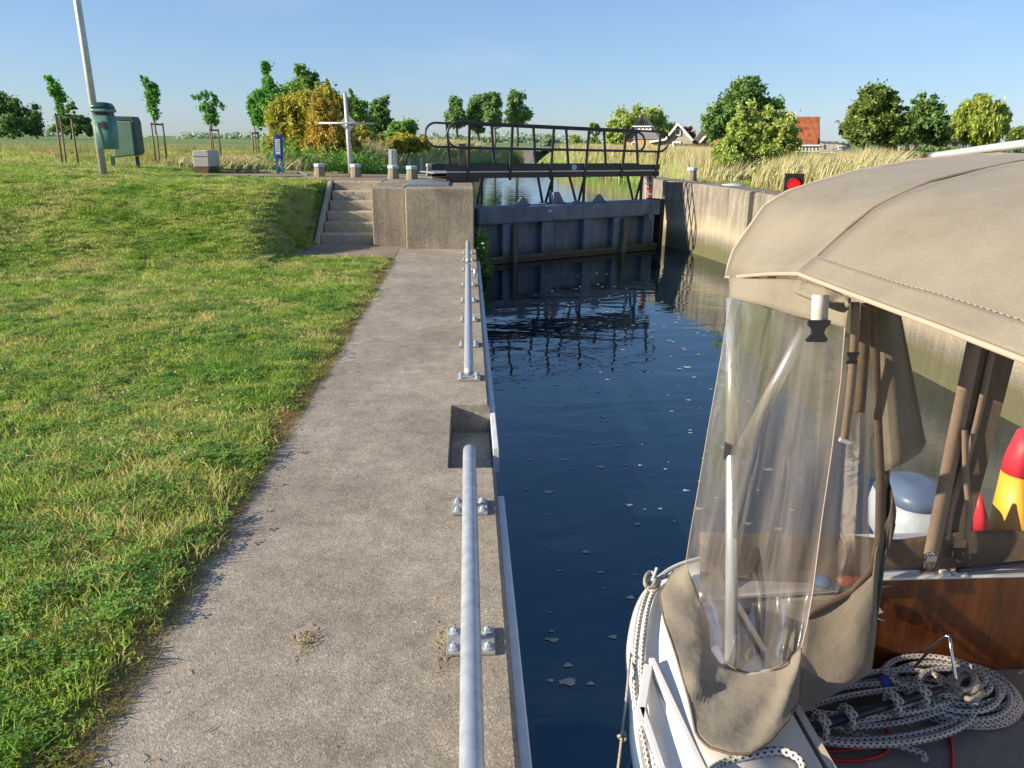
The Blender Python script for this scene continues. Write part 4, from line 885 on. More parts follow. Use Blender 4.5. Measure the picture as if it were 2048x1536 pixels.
young('young staked tree swept to the left, nearest the left edge',26,[(98,158,10,7),(108,172,12,12),(117,190,13,16),(122,212,10,14)],[(110,226,120),(141,228,152)],127,51,'two tall stakes beside the leftmost young tree',.75,0)
young('tallest narrow young tree right of the green bins',27,[(291,162,12,11),(300,175,16,14),(304,195,14,18),(308,222,11,18)],[(302,245,308),(325,246,331)],314,52,'two stakes at the young tree right of the waste hopper',.75,0)
young('young tree with a spreading fan shaped crown behind the cabinet',30,[(391,190,9,9),(405,195,12,14),(420,200,13,18),(436,208,9,18),(424,235,14,18),(412,215,12,16)],[(419,257,424),(436,258,441)],427,53,'two stakes at the fan shaped young tree',.80,0)
young('young tree half in front of the ragged poplar',31,[(507,200,11,12),(505,218,12,14),(510,238,9,14)],[(504,264,506),(516,264,518)],511,54,'two stakes at the young tree by the ragged poplar',.8,0)

# ---------------------------------------------------------------- scattered vegetation (geometry nodes instances)
def srcmesh(name, V, F, m_):
    me = bpy.data.meshes.new(name); me.from_pydata([tuple(v) for v in V], [], F); me.materials.append(m_); return bpy.data.objects.new(name, me)
def blade_clump(name, n, rad, hmin, hmax, wid, lean, m_, seed, seg=2, tilt=(0,0)):
    r_ = np.random.default_rng(seed); V = []; F = []
    for _ in range(n):
        a = r_.uniform(0,6.28); rr = rad*math.sqrt(r_.uniform()); x, y = rr*math.cos(a), rr*math.sin(a)
        h_ = r_.uniform(hmin,hmax); d = r_.uniform(0,6.28); l_ = lean*h_*r_.uniform(.2,1.2); dx, dy = math.cos(d)*l_+tilt[0]*h_, math.sin(d)*l_+tilt[1]*h_
        fa = r_.uniform(0,3.14); wx, wy = math.cos(fa)*wid/2*r_.uniform(.7,1.3), math.sin(fa)*wid/2
        o_ = len(V)
        for k_ in range(seg):
            t = k_/seg; ws_ = 1-t*.35; V += [(x+dx*t*t-wx*ws_, y+dy*t*t-wy*ws_, h_*t), (x+dx*t*t+wx*ws_, y+dy*t*t+wy*ws_, h_*t)]
            if k_: F.append((o_+2*k_-2, o_+2*k_-1, o_+2*k_+1, o_+2*k_))
        V.append((x+dx, y+dy, h_*(1-.12*lean))); F.append((o_+2*seg-2, o_+2*seg-1, o_+2*seg))
    return srcmesh(name, V, F, m_)
def scatter(name, P, rot, scl, idx, sources, kind='stuff'):
    cl = bpy.data.collections.new(name+'_sources')
    for s in sources: cl.objects.link(s)
    me = bpy.data.meshes.new(name); me.from_pydata([tuple(p) for p in P], [], [])
    for nm, ty, arr in (('rot','FLOAT_VECTOR',rot),('scl','FLOAT_VECTOR',scl)):
        a = me.attributes.new(nm, ty, 'POINT'); a.data.foreach_set('vector', np.asarray(arr,'f').ravel())
    a = me.attributes.new('idx','INT','POINT'); a.data.foreach_set('value', np.asarray(idx,'i'))
    o = bpy.data.objects.new(name, me); COL.objects.link(o)
    ng = bpy.data.node_groups.new(name+'_nodes','GeometryNodeTree'); ng.interface.new_socket('Geometry', in_out='INPUT', socket_type='NodeSocketGeometry'); ng.interface.new_socket('Geometry', in_out='OUTPUT', socket_type='NodeSocketGeometry')
    n_ = ng.nodes; gi = n_.new('NodeGroupInput'); go = n_.new('NodeGroupOutput'); ci = n_.new('GeometryNodeCollectionInfo'); ci.inputs['Collection'].default_value = cl; ci.inputs['Separate Children'].default_value = True; ci.inputs['Reset Children'].default_value = True
    ip = n_.new('GeometryNodeInstanceOnPoints'); ip.inputs['Pick Instance'].default_value = True
    def na(nm, ty):
        q_ = n_.new('GeometryNodeInputNamedAttribute'); q_.data_type = ty; q_.inputs['Name'].default_value = nm; return [s for s in q_.outputs if s.enabled and s.name == 'Attribute'][0]
    e2r = n_.new('FunctionNodeEulerToRotation'); l_ = ng.links.new
    l_(gi.outputs[0], ip.inputs['Points']); l_(ci.outputs[0], ip.inputs['Instance']); l_(na('idx','INT'), ip.inputs['Instance Index']); l_(na('rot','FLOAT_VECTOR'), e2r.inputs[0]); l_(e2r.outputs[0], ip.inputs['Rotation']); l_(na('scl','FLOAT_VECTOR'), ip.inputs['Scale']); l_(ip.outputs[0], go.inputs[0])
    md = o.modifiers.new('scatter','NODES'); md.node_group = ng; o['kind'] = kind
    return o
def grass_mat(name, stops, trans=.5):
    mt, nt, p, o = nodes(name); Lk = nt.links.new
    geo = N(nt, 'ShaderNodeNewGeometry')
    n = N(nt, 'ShaderNodeTexNoise', Scale=.85, Detail=6, Roughness=.68); Lk(geo.outputs['Position'], n.inputs['Vector'])
    ml = N(nt, 'ShaderNodeMath', operation='MULTIPLY_ADD'); ml.inputs[1].default_value = .34; Lk(geo.outputs['Random Per Island'], ml.inputs[0]); 
    ad = N(nt, 'ShaderNodeMath', operation='MULTIPLY_ADD'); ad.inputs[1].default_value = 1.4; ad.inputs[2].default_value = -.37; Lk(n.outputs[0], ad.inputs[0]); Lk(ad.outputs[0], ml.inputs[2])
    c = ramp(nt, stops, ml.outputs[0]); Lk(c.outputs[0], p.inputs['Base Color']); p.inputs['Roughness'].default_value = .55; p.inputs['Specular IOR Level'].default_value = .35
    tr = N(nt, 'ShaderNodeBsdfTranslucent'); Lk(c.outputs[0], tr.inputs[0]); ms = N(nt, 'ShaderNodeMixShader'); ms.inputs[0].default_value = trans
    Lk(p.outputs[0], ms.inputs[1]); Lk(tr.outputs[0], ms.inputs[2]); Lk(ms.outputs[0], o.inputs[0]); return mt
G_lawn = grass_mat('lawn_blades', [(.16,(.085,.24,.018)),(.36,(.24,.43,.042)),(.50,(.42,.52,.10)),(.68,(.62,.55,.24))])
G_mead = grass_mat('meadow_blades', [(.25,(.14,.24,.05)),(.45,(.27,.31,.09)),(.60,(.42,.35,.16)),(.76,(.50,.37,.20))])
src = [blade_clump('grass_a',60,.10,.016,.044,.0055,1.1,G_lawn,1), blade_clump('grass_b',56,.095,.014,.036,.006,1.5,G_lawn,2), blade_clump('grass_c',44,.09,.03,.075,.005,.9,G_lawn,3)]
# clover leaf clumps
r_ = np.random.default_rng(4); V = []; F = []
for _ in range(22):
    x, y = r_.normal(0,.045,2); z = r_.uniform(.015,.045)
    for k_ in range(3):
        a = r_.uniform(0,.4)+k_*2.09; dx, dy = math.cos(a)*.011, math.sin(a)*.011; o_ = len(V); V += [(x,y,z),(x+dx-dy*.6,y+dy+dx*.6,z+.002),(x+dx*1.5,y+dy*1.5,z+.001),(x+dx+dy*.6,y+dy-dx*.6,z+.002)]; F.append((o_,o_+1,o_+2,o_+3))
src.append(srcmesh('grass_d', V, F, LF_herb))
G_straw = grass_mat('straw_blades', [(.2,(.20,.22,.05)),(.4,(.42,.34,.13)),(.6,(.55,.43,.20))]); src.append(blade_clump('grass_e',46,.055,.006,.026,.004,2.2,G_straw,14))
def lawn_points():
    out = []
    for (x0_,x1_,y0_,y1_,den) in [(-4.6,-1.1,.6,4.2,520),(-7,-1.1,4.2,8.2,330),(-10.5,-1.1,8.2,13,190),(-13.5,-2.6,13,17.6,120),(-15,-5.5,17.6,19.6,90)]:
        n = int((x1_-x0_)*(y1_-y0_)*den); p = np.stack([rng.uniform(x0_,x1_,n), rng.uniform(y0_,y1_,n)],1); out.append(p)
    p = np.concatenate(out); x, y = p.T
    keep = (x > -.70*y-1.6)
    keep &= ~((x > -2.62) & (y > 11.25)); keep &= ~((x > -1.56) & (y > 11.2)); keep &= ~((x > -6.3) & (y > 15.1+(x+3.6)*-.33) & (y < 17.2)); keep &= rng.uniform(0,1,len(x)) > soilmask(x,y)*.93
    keep &= (x < -1.17+.03*np.sin(y*7)+.045*np.sin(y*2.3+1))
    return p[keep]
P = lawn_points(); n = len(P); z = hterr(P[:,0], P[:,1])-.004; P3 = np.c_[P, z]
rot = np.c_[rng.normal(0,.12,n), rng.normal(0,.12,n), rng.uniform(0,6.28,n)]
ln = .6*fbm(P[:,0]*1.7,P[:,1]*1.7,1,11)
tuft = np.clip(np.exp(-(((P[:,0]+2.2)/1.3)**2+((P[:,1]-2.9)/.9)**2)),0,1)
s_ = rng.uniform(.7,1.2,n)*(1+.22*ln)*(1+.035*P[:,1]); scl = np.c_[s_, s_, s_*(.85+.9*tuft)*(1-.25*np.clip((P[:,1]-4)/8,0,1))]
idx = rng.choice(4, n, p=[.36,.32,.14,.18]); dry = fbm(P[:,0]*.9,P[:,1]*.9,1.3,17) > .28; idx[dry & (rng.uniform(0,1,n) < .18)] = 4
ne = 2600; ye = rng.uniform(.8,11.2,ne); xe = -1.11-np.abs(rng.normal(0,.075,ne)); P3 = np.r_[P3, np.c_[xe,ye,hterr(np.minimum(xe,-1.125),ye)]]; rot = np.r_[rot, np.c_[np.zeros((ne,2)), rng.uniform(0,6.28,ne)]]
se = rng.uniform(.6,1.3,ne); scl = np.r_[scl, np.c_[se,se,se]]; idx = np.r_[idx, np.full(ne,4)]
scatter('lawn_grass', P3, rot, scl, idx, src); print('lawn clumps', n)
# overhanging tufts along the quay edge and stray straw on the path
# meadow
src2 = [blade_clump('meadow_a',34,.20,.12,.30,.014,.5,G_mead,5), blade_clump('meadow_b',30,.22,.10,.24,.016,.7,G_mead,6), blade_clump('meadow_c',30,.2,.08,.22,.02,.8,G_lawn,7)]
n = 15000; x = rng.uniform(-36,-2.8,n); y = 18.6+ (rng.uniform(0,1,n)**1.5)*30
keep = (x > -.72*y-2) & (x < shoreL(y)-2.2) & ~((x > -6.3) & (y < 17.8)) & ~((x > -7.6) & (x < -5.2) & (y < 19.6+.4*np.sin(x*3))) & ((y > 19.0) | (x < -8)) & ~((x>-6) & (y>19.5) & (y<23) & (rng.uniform(0,1,n)<.3))
keep &= ~((x > -13) & (y < 19.8) & (x < -7)) 
x, y = x[keep], y[keep]; n = len(x); sc = rng.uniform(.7,1.25,n)*np.where(y > 30, 1.35, 1)*np.where((x>-9)&(y<24),.75,1); idx = np.where(fbm(x,y,.5,21)+.0 > .10, 2, rng.integers(0,2,n)); idx = np.where(y>25, np.where(rng.uniform(0,1,n)<.6,2,idx), idx)
scatter('meadow_grass', np.c_[x,y,hterr(x,y)-.02], np.c_[np.zeros(n)+.1, np.zeros(n), rng.uniform(0,6.28,n)], np.c_[sc,sc,sc*np.where(idx==2,.8,1)], idx, src2); print('meadow', n)
n = 9000; y = -2+44*rng.uniform(0,1,n)**1.2; x = 5.0+rng.uniform(0,1,n)**1.3*26; k_ = (x > np.interp(y, rw[:,1], rw[:,0])+.75) & ~((y > 18.5) & (x < shoreR(y)+2.0)); x, y = x[k_], y[k_]; n = len(x); sc = rng.uniform(.7,1.3,n)
scatter('bank_grass', np.c_[x,y,hterr(x,y)-.02], np.c_[np.zeros(n), np.zeros(n), rng.uniform(0,6.28,n)], np.c_[sc,sc,sc*.6], np.where(rng.uniform(0,1,n) < .75, 2, 1), src2)
# reeds
src3 = [blade_clump('reed_a',26,.26,.75,1.15,.022,.22,LF_reedt,8,3,(.10,0)), blade_clump('reed_b',22,.26,.6,1.05,.024,.3,LF_reedt,9,3,(.14,0)), blade_clump('reed_c',26,.24,.35,.8,.03,.5,LF_reedg,10,3,(.05,0))]
def reeds(name, x, y, hs, green, topz=1.55):
    zb = np.maximum(hterr(x,y),-.5); hs = np.minimum(hs, np.maximum(topz-zb, .12)/1.0)
    n = len(x); idx = np.where(rng.uniform(0,1,n) < green, 2, rng.integers(0,2,n)); far = np.clip(y/28, 1, 3)
    scatter(name, np.c_[x,y,np.maximum(hterr(x,y),-.5)-.03], np.c_[np.zeros((n,2)), rng.uniform(-.5,.5,n)], np.c_[far*rng.uniform(.8,1.2,n), far*rng.uniform(.8,1.2,n), hs*rng.uniform(.8,1.15,n)], idx, src3); print(name, n)
n = 3400; y = rng.uniform(11.6,21,n); x = rng.uniform(5.9,15.5,n); px_ = 934+x/y*1500+20
k_ = (px_ > 1535) & (px_ < 1870) & (x > 5.75) | ((y > 17) & (px_ < 1470) & (px_ > 1320)) ; x, y, px_ = x[k_], y[k_], px_[k_]
gre = np.clip((px_-1700)/120, .12, .85); hs = np.where(px_ > 1760, .80, .98)+.12*fbm(x,y,1.3,31)-.25*(1-ss(px_,1535,1580)); 
reeds('reed_bed', x, y, hs*(.70+.022*y), gre, np.interp(px_,[1320,1470,1535,1600,1700,1760,1800,1870],[1.3,1.2,1.28,1.45,1.47,1.62,1.5,1.25]))
n = 5200; y = 19+50*rng.uniform(0,1,n)**1.3; off = rng.uniform(0,1,n)**1.4*5; x = shoreR(y)+.2+off; reeds('reed_bed', x, y, np.where(y<30,1.45,1.7)*(1-.35*np.clip(1-off/1.2,0,1)), np.where(off<.9,.75,.15), 1.38)
n = 4200; y = 18.8+50*rng.uniform(0,1,n)**1.5; off = rng.uniform(0,1,n)**1.3*4.5; x = shoreL(y)-.2-off; k_ = ~((y<21)&(x>-3.2)); x,y,off = x[k_],y[k_],off[k_]
reeds('reed_bed', x, y, np.where(y<27,1.15,1.5)*(1-.3*np.clip(1-off/1.3,0,1)), np.where(off<1.4,.8,.2), np.where(x/y*1500 > -260, 1.62, 1.25))
# dark herbs and sedge under the willow
o = leaf_cluster('bank_herbs', [atY(px_, v_, 19.4+.4*k_) for k_, (px_,v_) in enumerate([(575,325),(590,330),(600,335),(615,338),(560,330),(675,335),(690,338),(700,335),(725,340),(755,345),(650,340)])], 9000, (.30,.35,.22), .035, LF_herb, elong=4, seed=8); tag(o, kind='stuff')

# stray details on the quay: straw, pale spots, clover flowers, foam
r_ = np.random.default_rng(12); b = MB()
for _ in range(60):
    x, y = r_.uniform(-1.0,-.1), 1.5+9*r_.uniform()**1.6; 
    if r_.uniform() < .5: x = -1.05+abs(r_.normal(0,.12))
    a = r_.uniform(0,3.14); l_ = r_.uniform(.015,.06); b.tube([(x,y,.003),(x+math.cos(a)*l_*.5,y+math.sin(a)*l_*.5,.006),(x+math.cos(a+.4)*l_,y+math.sin(a+.4)*l_,.003)], .0011, 4)
for _ in range(70):
    x, y = r_.normal(-.585,.018), r_.normal(2.28,.05); a = r_.uniform(0,3.14); b.tube([(x,y,.004),(x+math.cos(a)*.02,y+math.sin(a)*.02,.008)], .0012, 4)
for _ in range(50):
    x, y = r_.normal(-.095,.02), r_.normal(2.25,.06); a = r_.uniform(0,3.14); b.tube([(x,y,.003),(x+math.cos(a)*.02,y+math.sin(a)*.02,.01)], .0012, 4)
o = b.build('straw_litter', M_straw); tag(o, kind='stuff')
b = MB()
for _ in range(110):
    y = 2.2+14*r_.uniform()**1.2; x = r_.uniform(max(-.66*y-1.2,-10),-1.4); 
    if y > 11 and x > -2.8: continue
    z = float(hterr(x,y))+.05; b.lathe((x,y,z), [(.002,0),(.007,.003),(.006,.009),(.002,.011)], 6)
o = b.build('clover_flowers', M_petal); tag(o, kind='stuff')
b = MB()
for i in range(265):
    y = 2.4+9*r_.uniform()**1.3 if i < 250 else r_.uniform(9,13.2); x = r_.uniform(.3,1.0+.25*y) if i < 250 else r_.uniform(.4,2.4); x = min(x,4.2)
    s_ = r_.uniform(.004,.020)*(1.7 if r_.uniform()<.1 else 1)*(.9 if i < 130 else .9); k_ = 9; ph = r_.uniform(0,6)
    b.v.append((x,y,WL+.006)); o_ = len(b.v)-1
    for j in range(k_):
        a = 2*math.pi*j/k_; q_ = s_*(.55+.6*abs(math.sin(a*1.5+ph))); b.v.append((x+math.cos(a)*q_*1.5, y+math.sin(a)*q_, WL+.003))
    for j in range(k_): b.f.append((o_, o_+1+j, o_+1+(j+1)%k_))
o = b.build('foam_flecks', M_foam); tag(o, kind='stuff')

# ---------------------------------------------------------------- houses
M_ybrick = mat('yellow_brick', (.42,.25,.12), .85, var=.15, vscale=3, wcoord=True); M_rbrick = mat('red_brick', (.28,.12,.075), .85, var=.2, vscale=3, wcoord=True)
M_gwood = mat('grey_weatherboard', (.27,.25,.20), .8, var=.15, vscale=2, wcoord=True); M_slate = mat('black_metal_roof', (.035,.04,.05), .45, var=.2)
M_tile = mat('orange_roof_tiles', (.34,.115,.05), .75, var=.35, vscale=2.4, wcoord=True); M_dtile = mat('dark_roof_tiles', (.09,.07,.06), .8, var=.2)
M_gslate = mat('grey_slate_cladding', (.15,.15,.165), .6, var=.12); M_shed = mat('white_boarding', (.62,.60,.55), .6, var=.05)
XC = [0.0, 0.0]
def setxc(px_, Y, s_=-.55): XC[0] = atY(px_,300,Y).x; XC[1] = s_; return XC[0]
def hY(x, y, Y):
    d = ray(x, y); t = (Y-XC[1]*XC[0])/(d.y-XC[1]*d.x); return Vector((d.x*t, d.y*t, EYE+d.z*t))
def poly(name, pts, Y, d, m_, par, label=None):
    cx_ = sum(p[0] for p in pts)/len(pts); rr_ = ray(cx_, 280); b = MB(); b.prism([hY(x,y,Y) for x,y in pts],(rr_.x/rr_.y*d*.97,d,0)); return b.build(name, m_, par, fix=True, label=label)
def win(x0_,y0_,x1_,y1_,Y,par,mull=1):
    f = poly('window',[(x0_,y1_),(x1_,y1_),(x1_,y0_),(x0_,y0_)],Y-.10,.08,M_frame,par); w_ = (x1_-x0_)*.12+.4
    for k_ in range(mull):
        a = x0_+w_+(x1_-x0_-w_)*k_/mull; c = x0_+(x1_-x0_-w_)*(k_+1)/mull; poly('pane',[(a,y1_-w_),(c,y1_-w_),(c,y0_+w_),(a,y0_+w_)],Y-.115,.014,M_glass,f)
def H_(label, px_, Y, cat='house', name='house', group='houses beyond the right bank'): return thing(name, label, cat, (setxc(px_, Y), Y, .8), group)
h = H_('house with a steep black pyramid roof above grey cladding and yellow brick', 1285, 62)
poly('wall',[(1247,300),(1324,300),(1324,279),(1247,279)],62,5,M_ybrick,h); poly('gable_cladding',[(1249,278.5),(1324,278.5),(1312,258),(1306,252),(1268,252)],61.9,5,M_gslate,h)
poly('roof',[(1265,252),(1285,227.5),(1306,252)],61.6,5.6,M_slate,h); poly('bargeboard',[(1264,253.5),(1307,253.5),(1306,251.6),(1265,251.6)],61.5,.08,M_frame,h)
b = MB()
for k_ in range(9):
    x_ = 1267+k_*4.7; b.bar(hY(x_,251.8,61.55), hY(1285+(x_-1285)*.08,229,61.55), .05, .05)
b.build('roof_seams', M_slate, h)
b = MB(); b.prism([hY(1285,227,61.5),hY(1289,227,61.5),hY(1327,279,61.5),hY(1320,279,61.5)],(1.5,6,0)); b.prism([hY(1263,253,61.5),hY(1266,253,61.5),hY(1250,277,61.5),hY(1245,279,61.5)],(1.5,6,0)); b.build('roof_slope', M_slate, h, fix=True)
win(1268,254,1303,261,61.85,h,4); win(1263,284,1271,294,61.95,h,1)
h = H_('weathered grey timber house with a pointed gable and white windows', 1357, 60)
poly('wall',[(1322,300),(1384,300),(1384,280),(1357,250),(1333,278),(1322,281)],60,6,M_gwood,h)
b = MB()
for s0_, s1_ in (((1357,247.5),(1386,281)),((1357,247.5),(1331,279)),((1331,279),(1300,284))): b.bar(hY(*s0_,59.7), hY(*s1_,59.7), .3, .14, up=(0,0,1))
b.build('bargeboard', M_frame, h); 
b = MB()
for s0_, s1_ in (((1357,246.8),(1387,281)),((1357,246.8),(1330,279)),((1331,278.5),(1299,283))):
    A_, B_ = hY(*s0_,59.8), hY(*s1_,59.8); b.prism([A_,B_,B_+Vector((0,0,-.1)),A_+Vector((0,0,-.1))],(ray(1357,280).x/ray(1357,280).y*6.4,6.4,0))
b.build('roof', M_dtile, h, fix=True)
win(1350,258,1361,271,59.95,h,1); win(1345,283,1361,297,59.95,h,2); poly('lean_to',[(1302,300),(1322,300),(1322,284),(1302,286)],60.5,3,M_ybrick,h); poly('finial',[(1356.6,247),(1357.4,247),(1357.2,243.5),(1356.8,243.5)],60,.05,M_dtile,h)
h = H_('dark brown roof with a brick chimney between the two pointed gables', 1395, 68)
poly('roof',[(1386,284),(1412,284),(1412,262),(1401,262)],68,6,M_dtile,h); poly('chimney',[(1388.5,274),(1392,274),(1392,260),(1388.5,260)],66,.7,M_rbrick,h); poly('wall',[(1386,300),(1412,300),(1412,284.5),(1386,284.5)],68.2,5,M_rbrick,h)
h = H_('brick gabled house with pale bargeboard partly hidden by the shrub', 1430, 56)
poly('wall',[(1404,300),(1470,300),(1470,275),(1431,252),(1404,283)],56,6,M_rbrick,h)
b = MB()
for s0_, s1_ in (((1431,250),(1400,285)),((1431,250),(1462,285))): b.bar(hY(*s0_,55.7), hY(*s1_,55.7), .3, .14)
b.build('bargeboard', M_frame, h); win(1426,265,1434,273,55.95,h,1)
b = MB()
for s0_, s1_ in (((1431,249.5),(1399,285.5)),((1431,249.5),(1463,285.5))):
    A_, B_ = hY(*s0_,55.8), hY(*s1_,55.8); b.prism([A_,B_,B_+Vector((0,0,-.1)),A_+Vector((0,0,-.1))],(ray(1357,280).x/ray(1357,280).y*6.4,6.4,0))
b.build('roof', M_dtile, h, fix=True)
h = H_('house with a big orange tiled roof and chimney above a glazed veranda', 1600, 50)
yA = 50; b = MB(); xs_ = np.linspace(1562,1639,66); G = []
for i, x_ in enumerate(xs_):
    o1 = .045 if i % 2 else 0; a = hY(x_,234.5,yA+2.6)+Vector((0,-o1,o1)); c = hY(1558+(x_-1562)*1.0,289,yA)+Vector((0,-o1,o1)); G.append([a.lerp(c,t_) for t_ in np.linspace(0,1,10)])
b.grid(G); b.build('roof', M_tile, h, solid=.04)
poly('wall',[(1560,303),(1638,303),(1638,289.5),(1560,289.5)],yA+.4,5,M_rbrick,h); poly('gable_end',[(1636,289),(1640.5,289),(1639.5,236),(1638.7,236)],yA+.5,5,M_dtile,h)
poly('chimney',[(1567,243),(1575,243),(1575,231),(1567,231)],yA+2.3,.8,M_rbrick,h); poly('veranda_beam',[(1590,292),(1640,292),(1640,289.6),(1590,289.6)],yA-.2,.15,M_frame,h)
for k_ in range(6): x_ = 1597+k_*7; win(x_,293,x_+6.3,303,yA+.1,h,1)
h = H_('low white boarded shed beside the orange tiled house', 1670, 49, 'shed', 'shed', None)
poly('wall',[(1640,306),(1702,306),(1702,292),(1667,286),(1640,284)],49,3,M_shed,h); poly('roof',[(1638,284),(1667,284.6),(1704,291.5),(1704,290),(1668,283),(1638,282.5)],48.8,3.4,M_dtile,h)
b = MB()
for k_ in range(24): b.bar(hY(1641+k_*2.5,304,48.98), hY(1641+k_*2.5,288 if k_ > 12 else 286,48.98), .03, .02)
b.build('board_joint', M_box, h); win(1675,292,1686,299,48.95,h,1); win(1645,288,1648,297,48.95,h,1)
h = H_('row of low red brick houses behind the chestnut tree', 1850, 66); XC[1] = -.15
poly('wall',[(1775,302),(1995,302),(1995,283),(1775,283)],62,6,M_rbrick,h); 
b = MB(); b.prism([hY(1770,284,61.6),hY(2000,284,61.6),hY(1990,272,64.6),hY(1780,272,64.6)],(0,0,.15)); b.build('roof', M_dtile, h, fix=True)
for k_ in range(11): x_ = 1782+k_*19; win(x_,287,x_+8,297,61.9,h,2)
for k_ in range(5): x_ = 1795+k_*42; poly('door',[(x_,302),(x_+4,302),(x_+4,288),(x_,288)],61.93,.06,M_frame,h)
h = H_('dark sloping barn roof at the right edge of the picture', 2040, 80, 'barn', 'barn', None)
poly('roof',[(2010,284),(2090,284),(2090,256),(2040,262),(2012,272)],80,8,M_dtile,h)
# picket fence
XC[1] = 0
t = thing('garden_fence','brown picket fence in front of the gabled houses','fence',(hY(1420,295,54).x,54,.8))
for k_ in range(44):
    x_ = 1352+k_*3; a = hY(x_,300,54); c = hY(x_,287+(k_%3)*.5,54); b = MB(); b.box((a.x-.035,54,a.z),(a.x+.035,54.02,c.z)); b.build('picket', M_fencew, t)
for y_ in (290,296): a, c = hY(1350,y_,54.03), hY(1486,y_+1.4,54.03); b = MB(); b.bar(a,c,.03,.07); b.build('rail', M_fencew, t)
# post and rail fence on the right meadow
t = thing('meadow_fence','weathered post and rail fence on the green bank at the right','fence',(12,20,.8))
prev = None
for k_, (x_,v_) in enumerate([(1752,305),(1798,305),(1841,306),(1890,304),(1944,303),(2000,302),(2060,301)]):
    Yf = 21+k_*.35 if x_ != 1841 else 21.4; a = hY(x_,v_,Yf); b = MB(); b.box((a.x-.06,a.y-.06,.6),(a.x+.06,a.y+.06,a.z)); b.build('post', M_fencew, t)
    if prev is not None:
        b = MB(); b.bar((prev.x+.061,prev.y,prev.z-.12),(a.x-.061,a.y,a.z-.12),.03,.13); b.build('rail', M_fencew, t)
    prev = a
# canal bend: concrete culvert wall
t = thing('culvert','low concrete culvert wall where the canal ends in the distance','culvert',(5,76,-.4))
poly('wall',[(1048,330),(1066,330),(1066,298),(1048,300)],74,1.2,M_pale,t); poly('deck',[(1030,299),(1120,300),(1120,295),(1030,294)],76,3,M_pale,t); poly('opening',[(1067,325),(1078,325),(1078,302),(1067,302)],74.5,1,M_blk,t)

# ---------------------------------------------------------------- sailing boat moored in the lock
boat = thing('sailing_boat', 'white sailing boat with a beige cockpit canopy moored beside the quay', 'sailing boat', (1.98,1,-.45))
CX = 1.98
gun = [(1.67,.49),(1.94,.53),(2.21,.575),(2.48,.665),(2.64,.77),(2.76,.93),(2.86,1.25),(2.90,1.6),(2.91,1.98)]
gunw = [(-6.2,1.98),(-5.6,1.62),(-4.4,1.12),(-3,.75),(-1.5,.54),(0,.47),(1.0,.47)]+gun
gw = smooth_path([(x,y,0) for y,x in gunw], 90)
def hullring(dz, inset): return [Vector((CX-(CX-p.x)*(1-inset), p.y*(1-inset*.35) if p.y > 0 else p.y*(1-inset*.5), dz)) for p in gw]
L_ = [hullring(-.0,.0), hullring(-.035,-.012), hullring(-.09,.0), hullring(-.25,.10), hullring(-.46,.22), hullring(-.75,.45)]
b = MB(); b.grid(L_); b.grid([[Vector((2*CX-p.x,p.y,p.z)) for p in r_] for r_ in L_]); b.build('hull', M_gel, boat, smooth=True, solid=.012)
# side decks and coaming (cockpit opening from y=-1.2 to 2.42, x .98 .. 2.98)
CXL, CXR, CY0, CY1, FZ = .985, 2*CX-.985, -1.2, 2.46, -.36
rowA = [p for p in gw]; b = MB(); G = [[], [], []]
for p in rowA:
    G[0].append(Vector((p.x+.008,p.y-(.008 if p.y>2.6 else 0),-.012))); q_ = Vector((CX,min(p.y,1.8),0))-p; q_.normalize(); p9 = p+q_*.16; G[1].append(Vector((min(p9.x,CX),p9.y,.042))); G[2].append(Vector((max(min(CXL, CX),p.x+.012) if p.y < CY1 else max(p.x+.012, CX),min(p.y,2.7),.025 if p.y<CY1 else .05)))
b.grid(G); b.grid([[Vector((2*CX-p.x,p.y,p.z)) for p in r_] for r_ in G]); b.build('side_deck', M_gel, boat, smooth=True, solid=.01)
b = MB(); b.box((CXR-.02,-1.2,-.01),(CXR+.02,2.46,.03)); b.build('coaming', M_gel, boat, bevel=.012)
b = MB(); b.box((CXL+.0205,CY0,FZ),(CXL+.045,CY1-.001,.02)); b.build('cockpit_side', M_cream, boat); b = MB(); b.box((CXR-.045,CY0,FZ),(CXR-.0205,CY1-.001,.02)); b.build('cockpit_side', M_cream, boat)
b = MB(); b.box((CXL,CY0,FZ-.03),(CXR,CY1,FZ)); b.build('cockpit_floor', mat('cockpit_floor_grey', (.22,.20,.18), .75, var=.12, vscale=14, bump=.3, bscale=120), boat)
b = MB(); b.box((CXL+.05,CY0,FZ+.0005),(CXL+.052,CY1,FZ+.002)); b.box((2.08,CY0,FZ+.0005),(2.086,CY1,FZ+.002)); b.build('floor_joint', M_blk, boat)
b = MB(); b.box((1.56,CY1,FZ),(CXR-.05,CY1+.022,.0775)); b.build('transom_panel', M_wood, boat, bevel=.003)
b = MB(); b.box((CXL+.046,CY1-.02,FZ),(1.555,CY1+.03,atY(1500,1192,CY1).z)); b.build('moulded_panel', M_cream, boat, bevel=.012)
for p_ in ((1485,1222),(1484,1290)):
    c = atY(p_[0]+8,p_[1],CY1-.0215); b = MB(); b.tube([c, c+Vector((0,-.006,0))], .016, 14); b.build('round_plug', M_blk, boat)
b = MB(); b.box((1.56,CY1-.006,.078),(2.98,2.80,.091)); b.build('stern_deck', M_gel, boat, bevel=.006)
for p_ in ((1485,1225),(1487,1285)):
    c = atX(p_[0],p_[1],CXL+.07); b = MB(); b.lathe((c.x+.08,c.y-.25,c.z), [(.001,0),(.018,.004)], 12) if False else None
# cabin ahead (toward the bow, behind the camera)
b = MB(); b.prism([(CXL-.1,-1.25,.03),(CXL,-1.25,.42),(CXR,-1.25,.42),(CXR+.1,-1.25,.03)],(0,-2.9,0)); b.build('cabin', M_gel, boat, bevel=.04, fix=True)
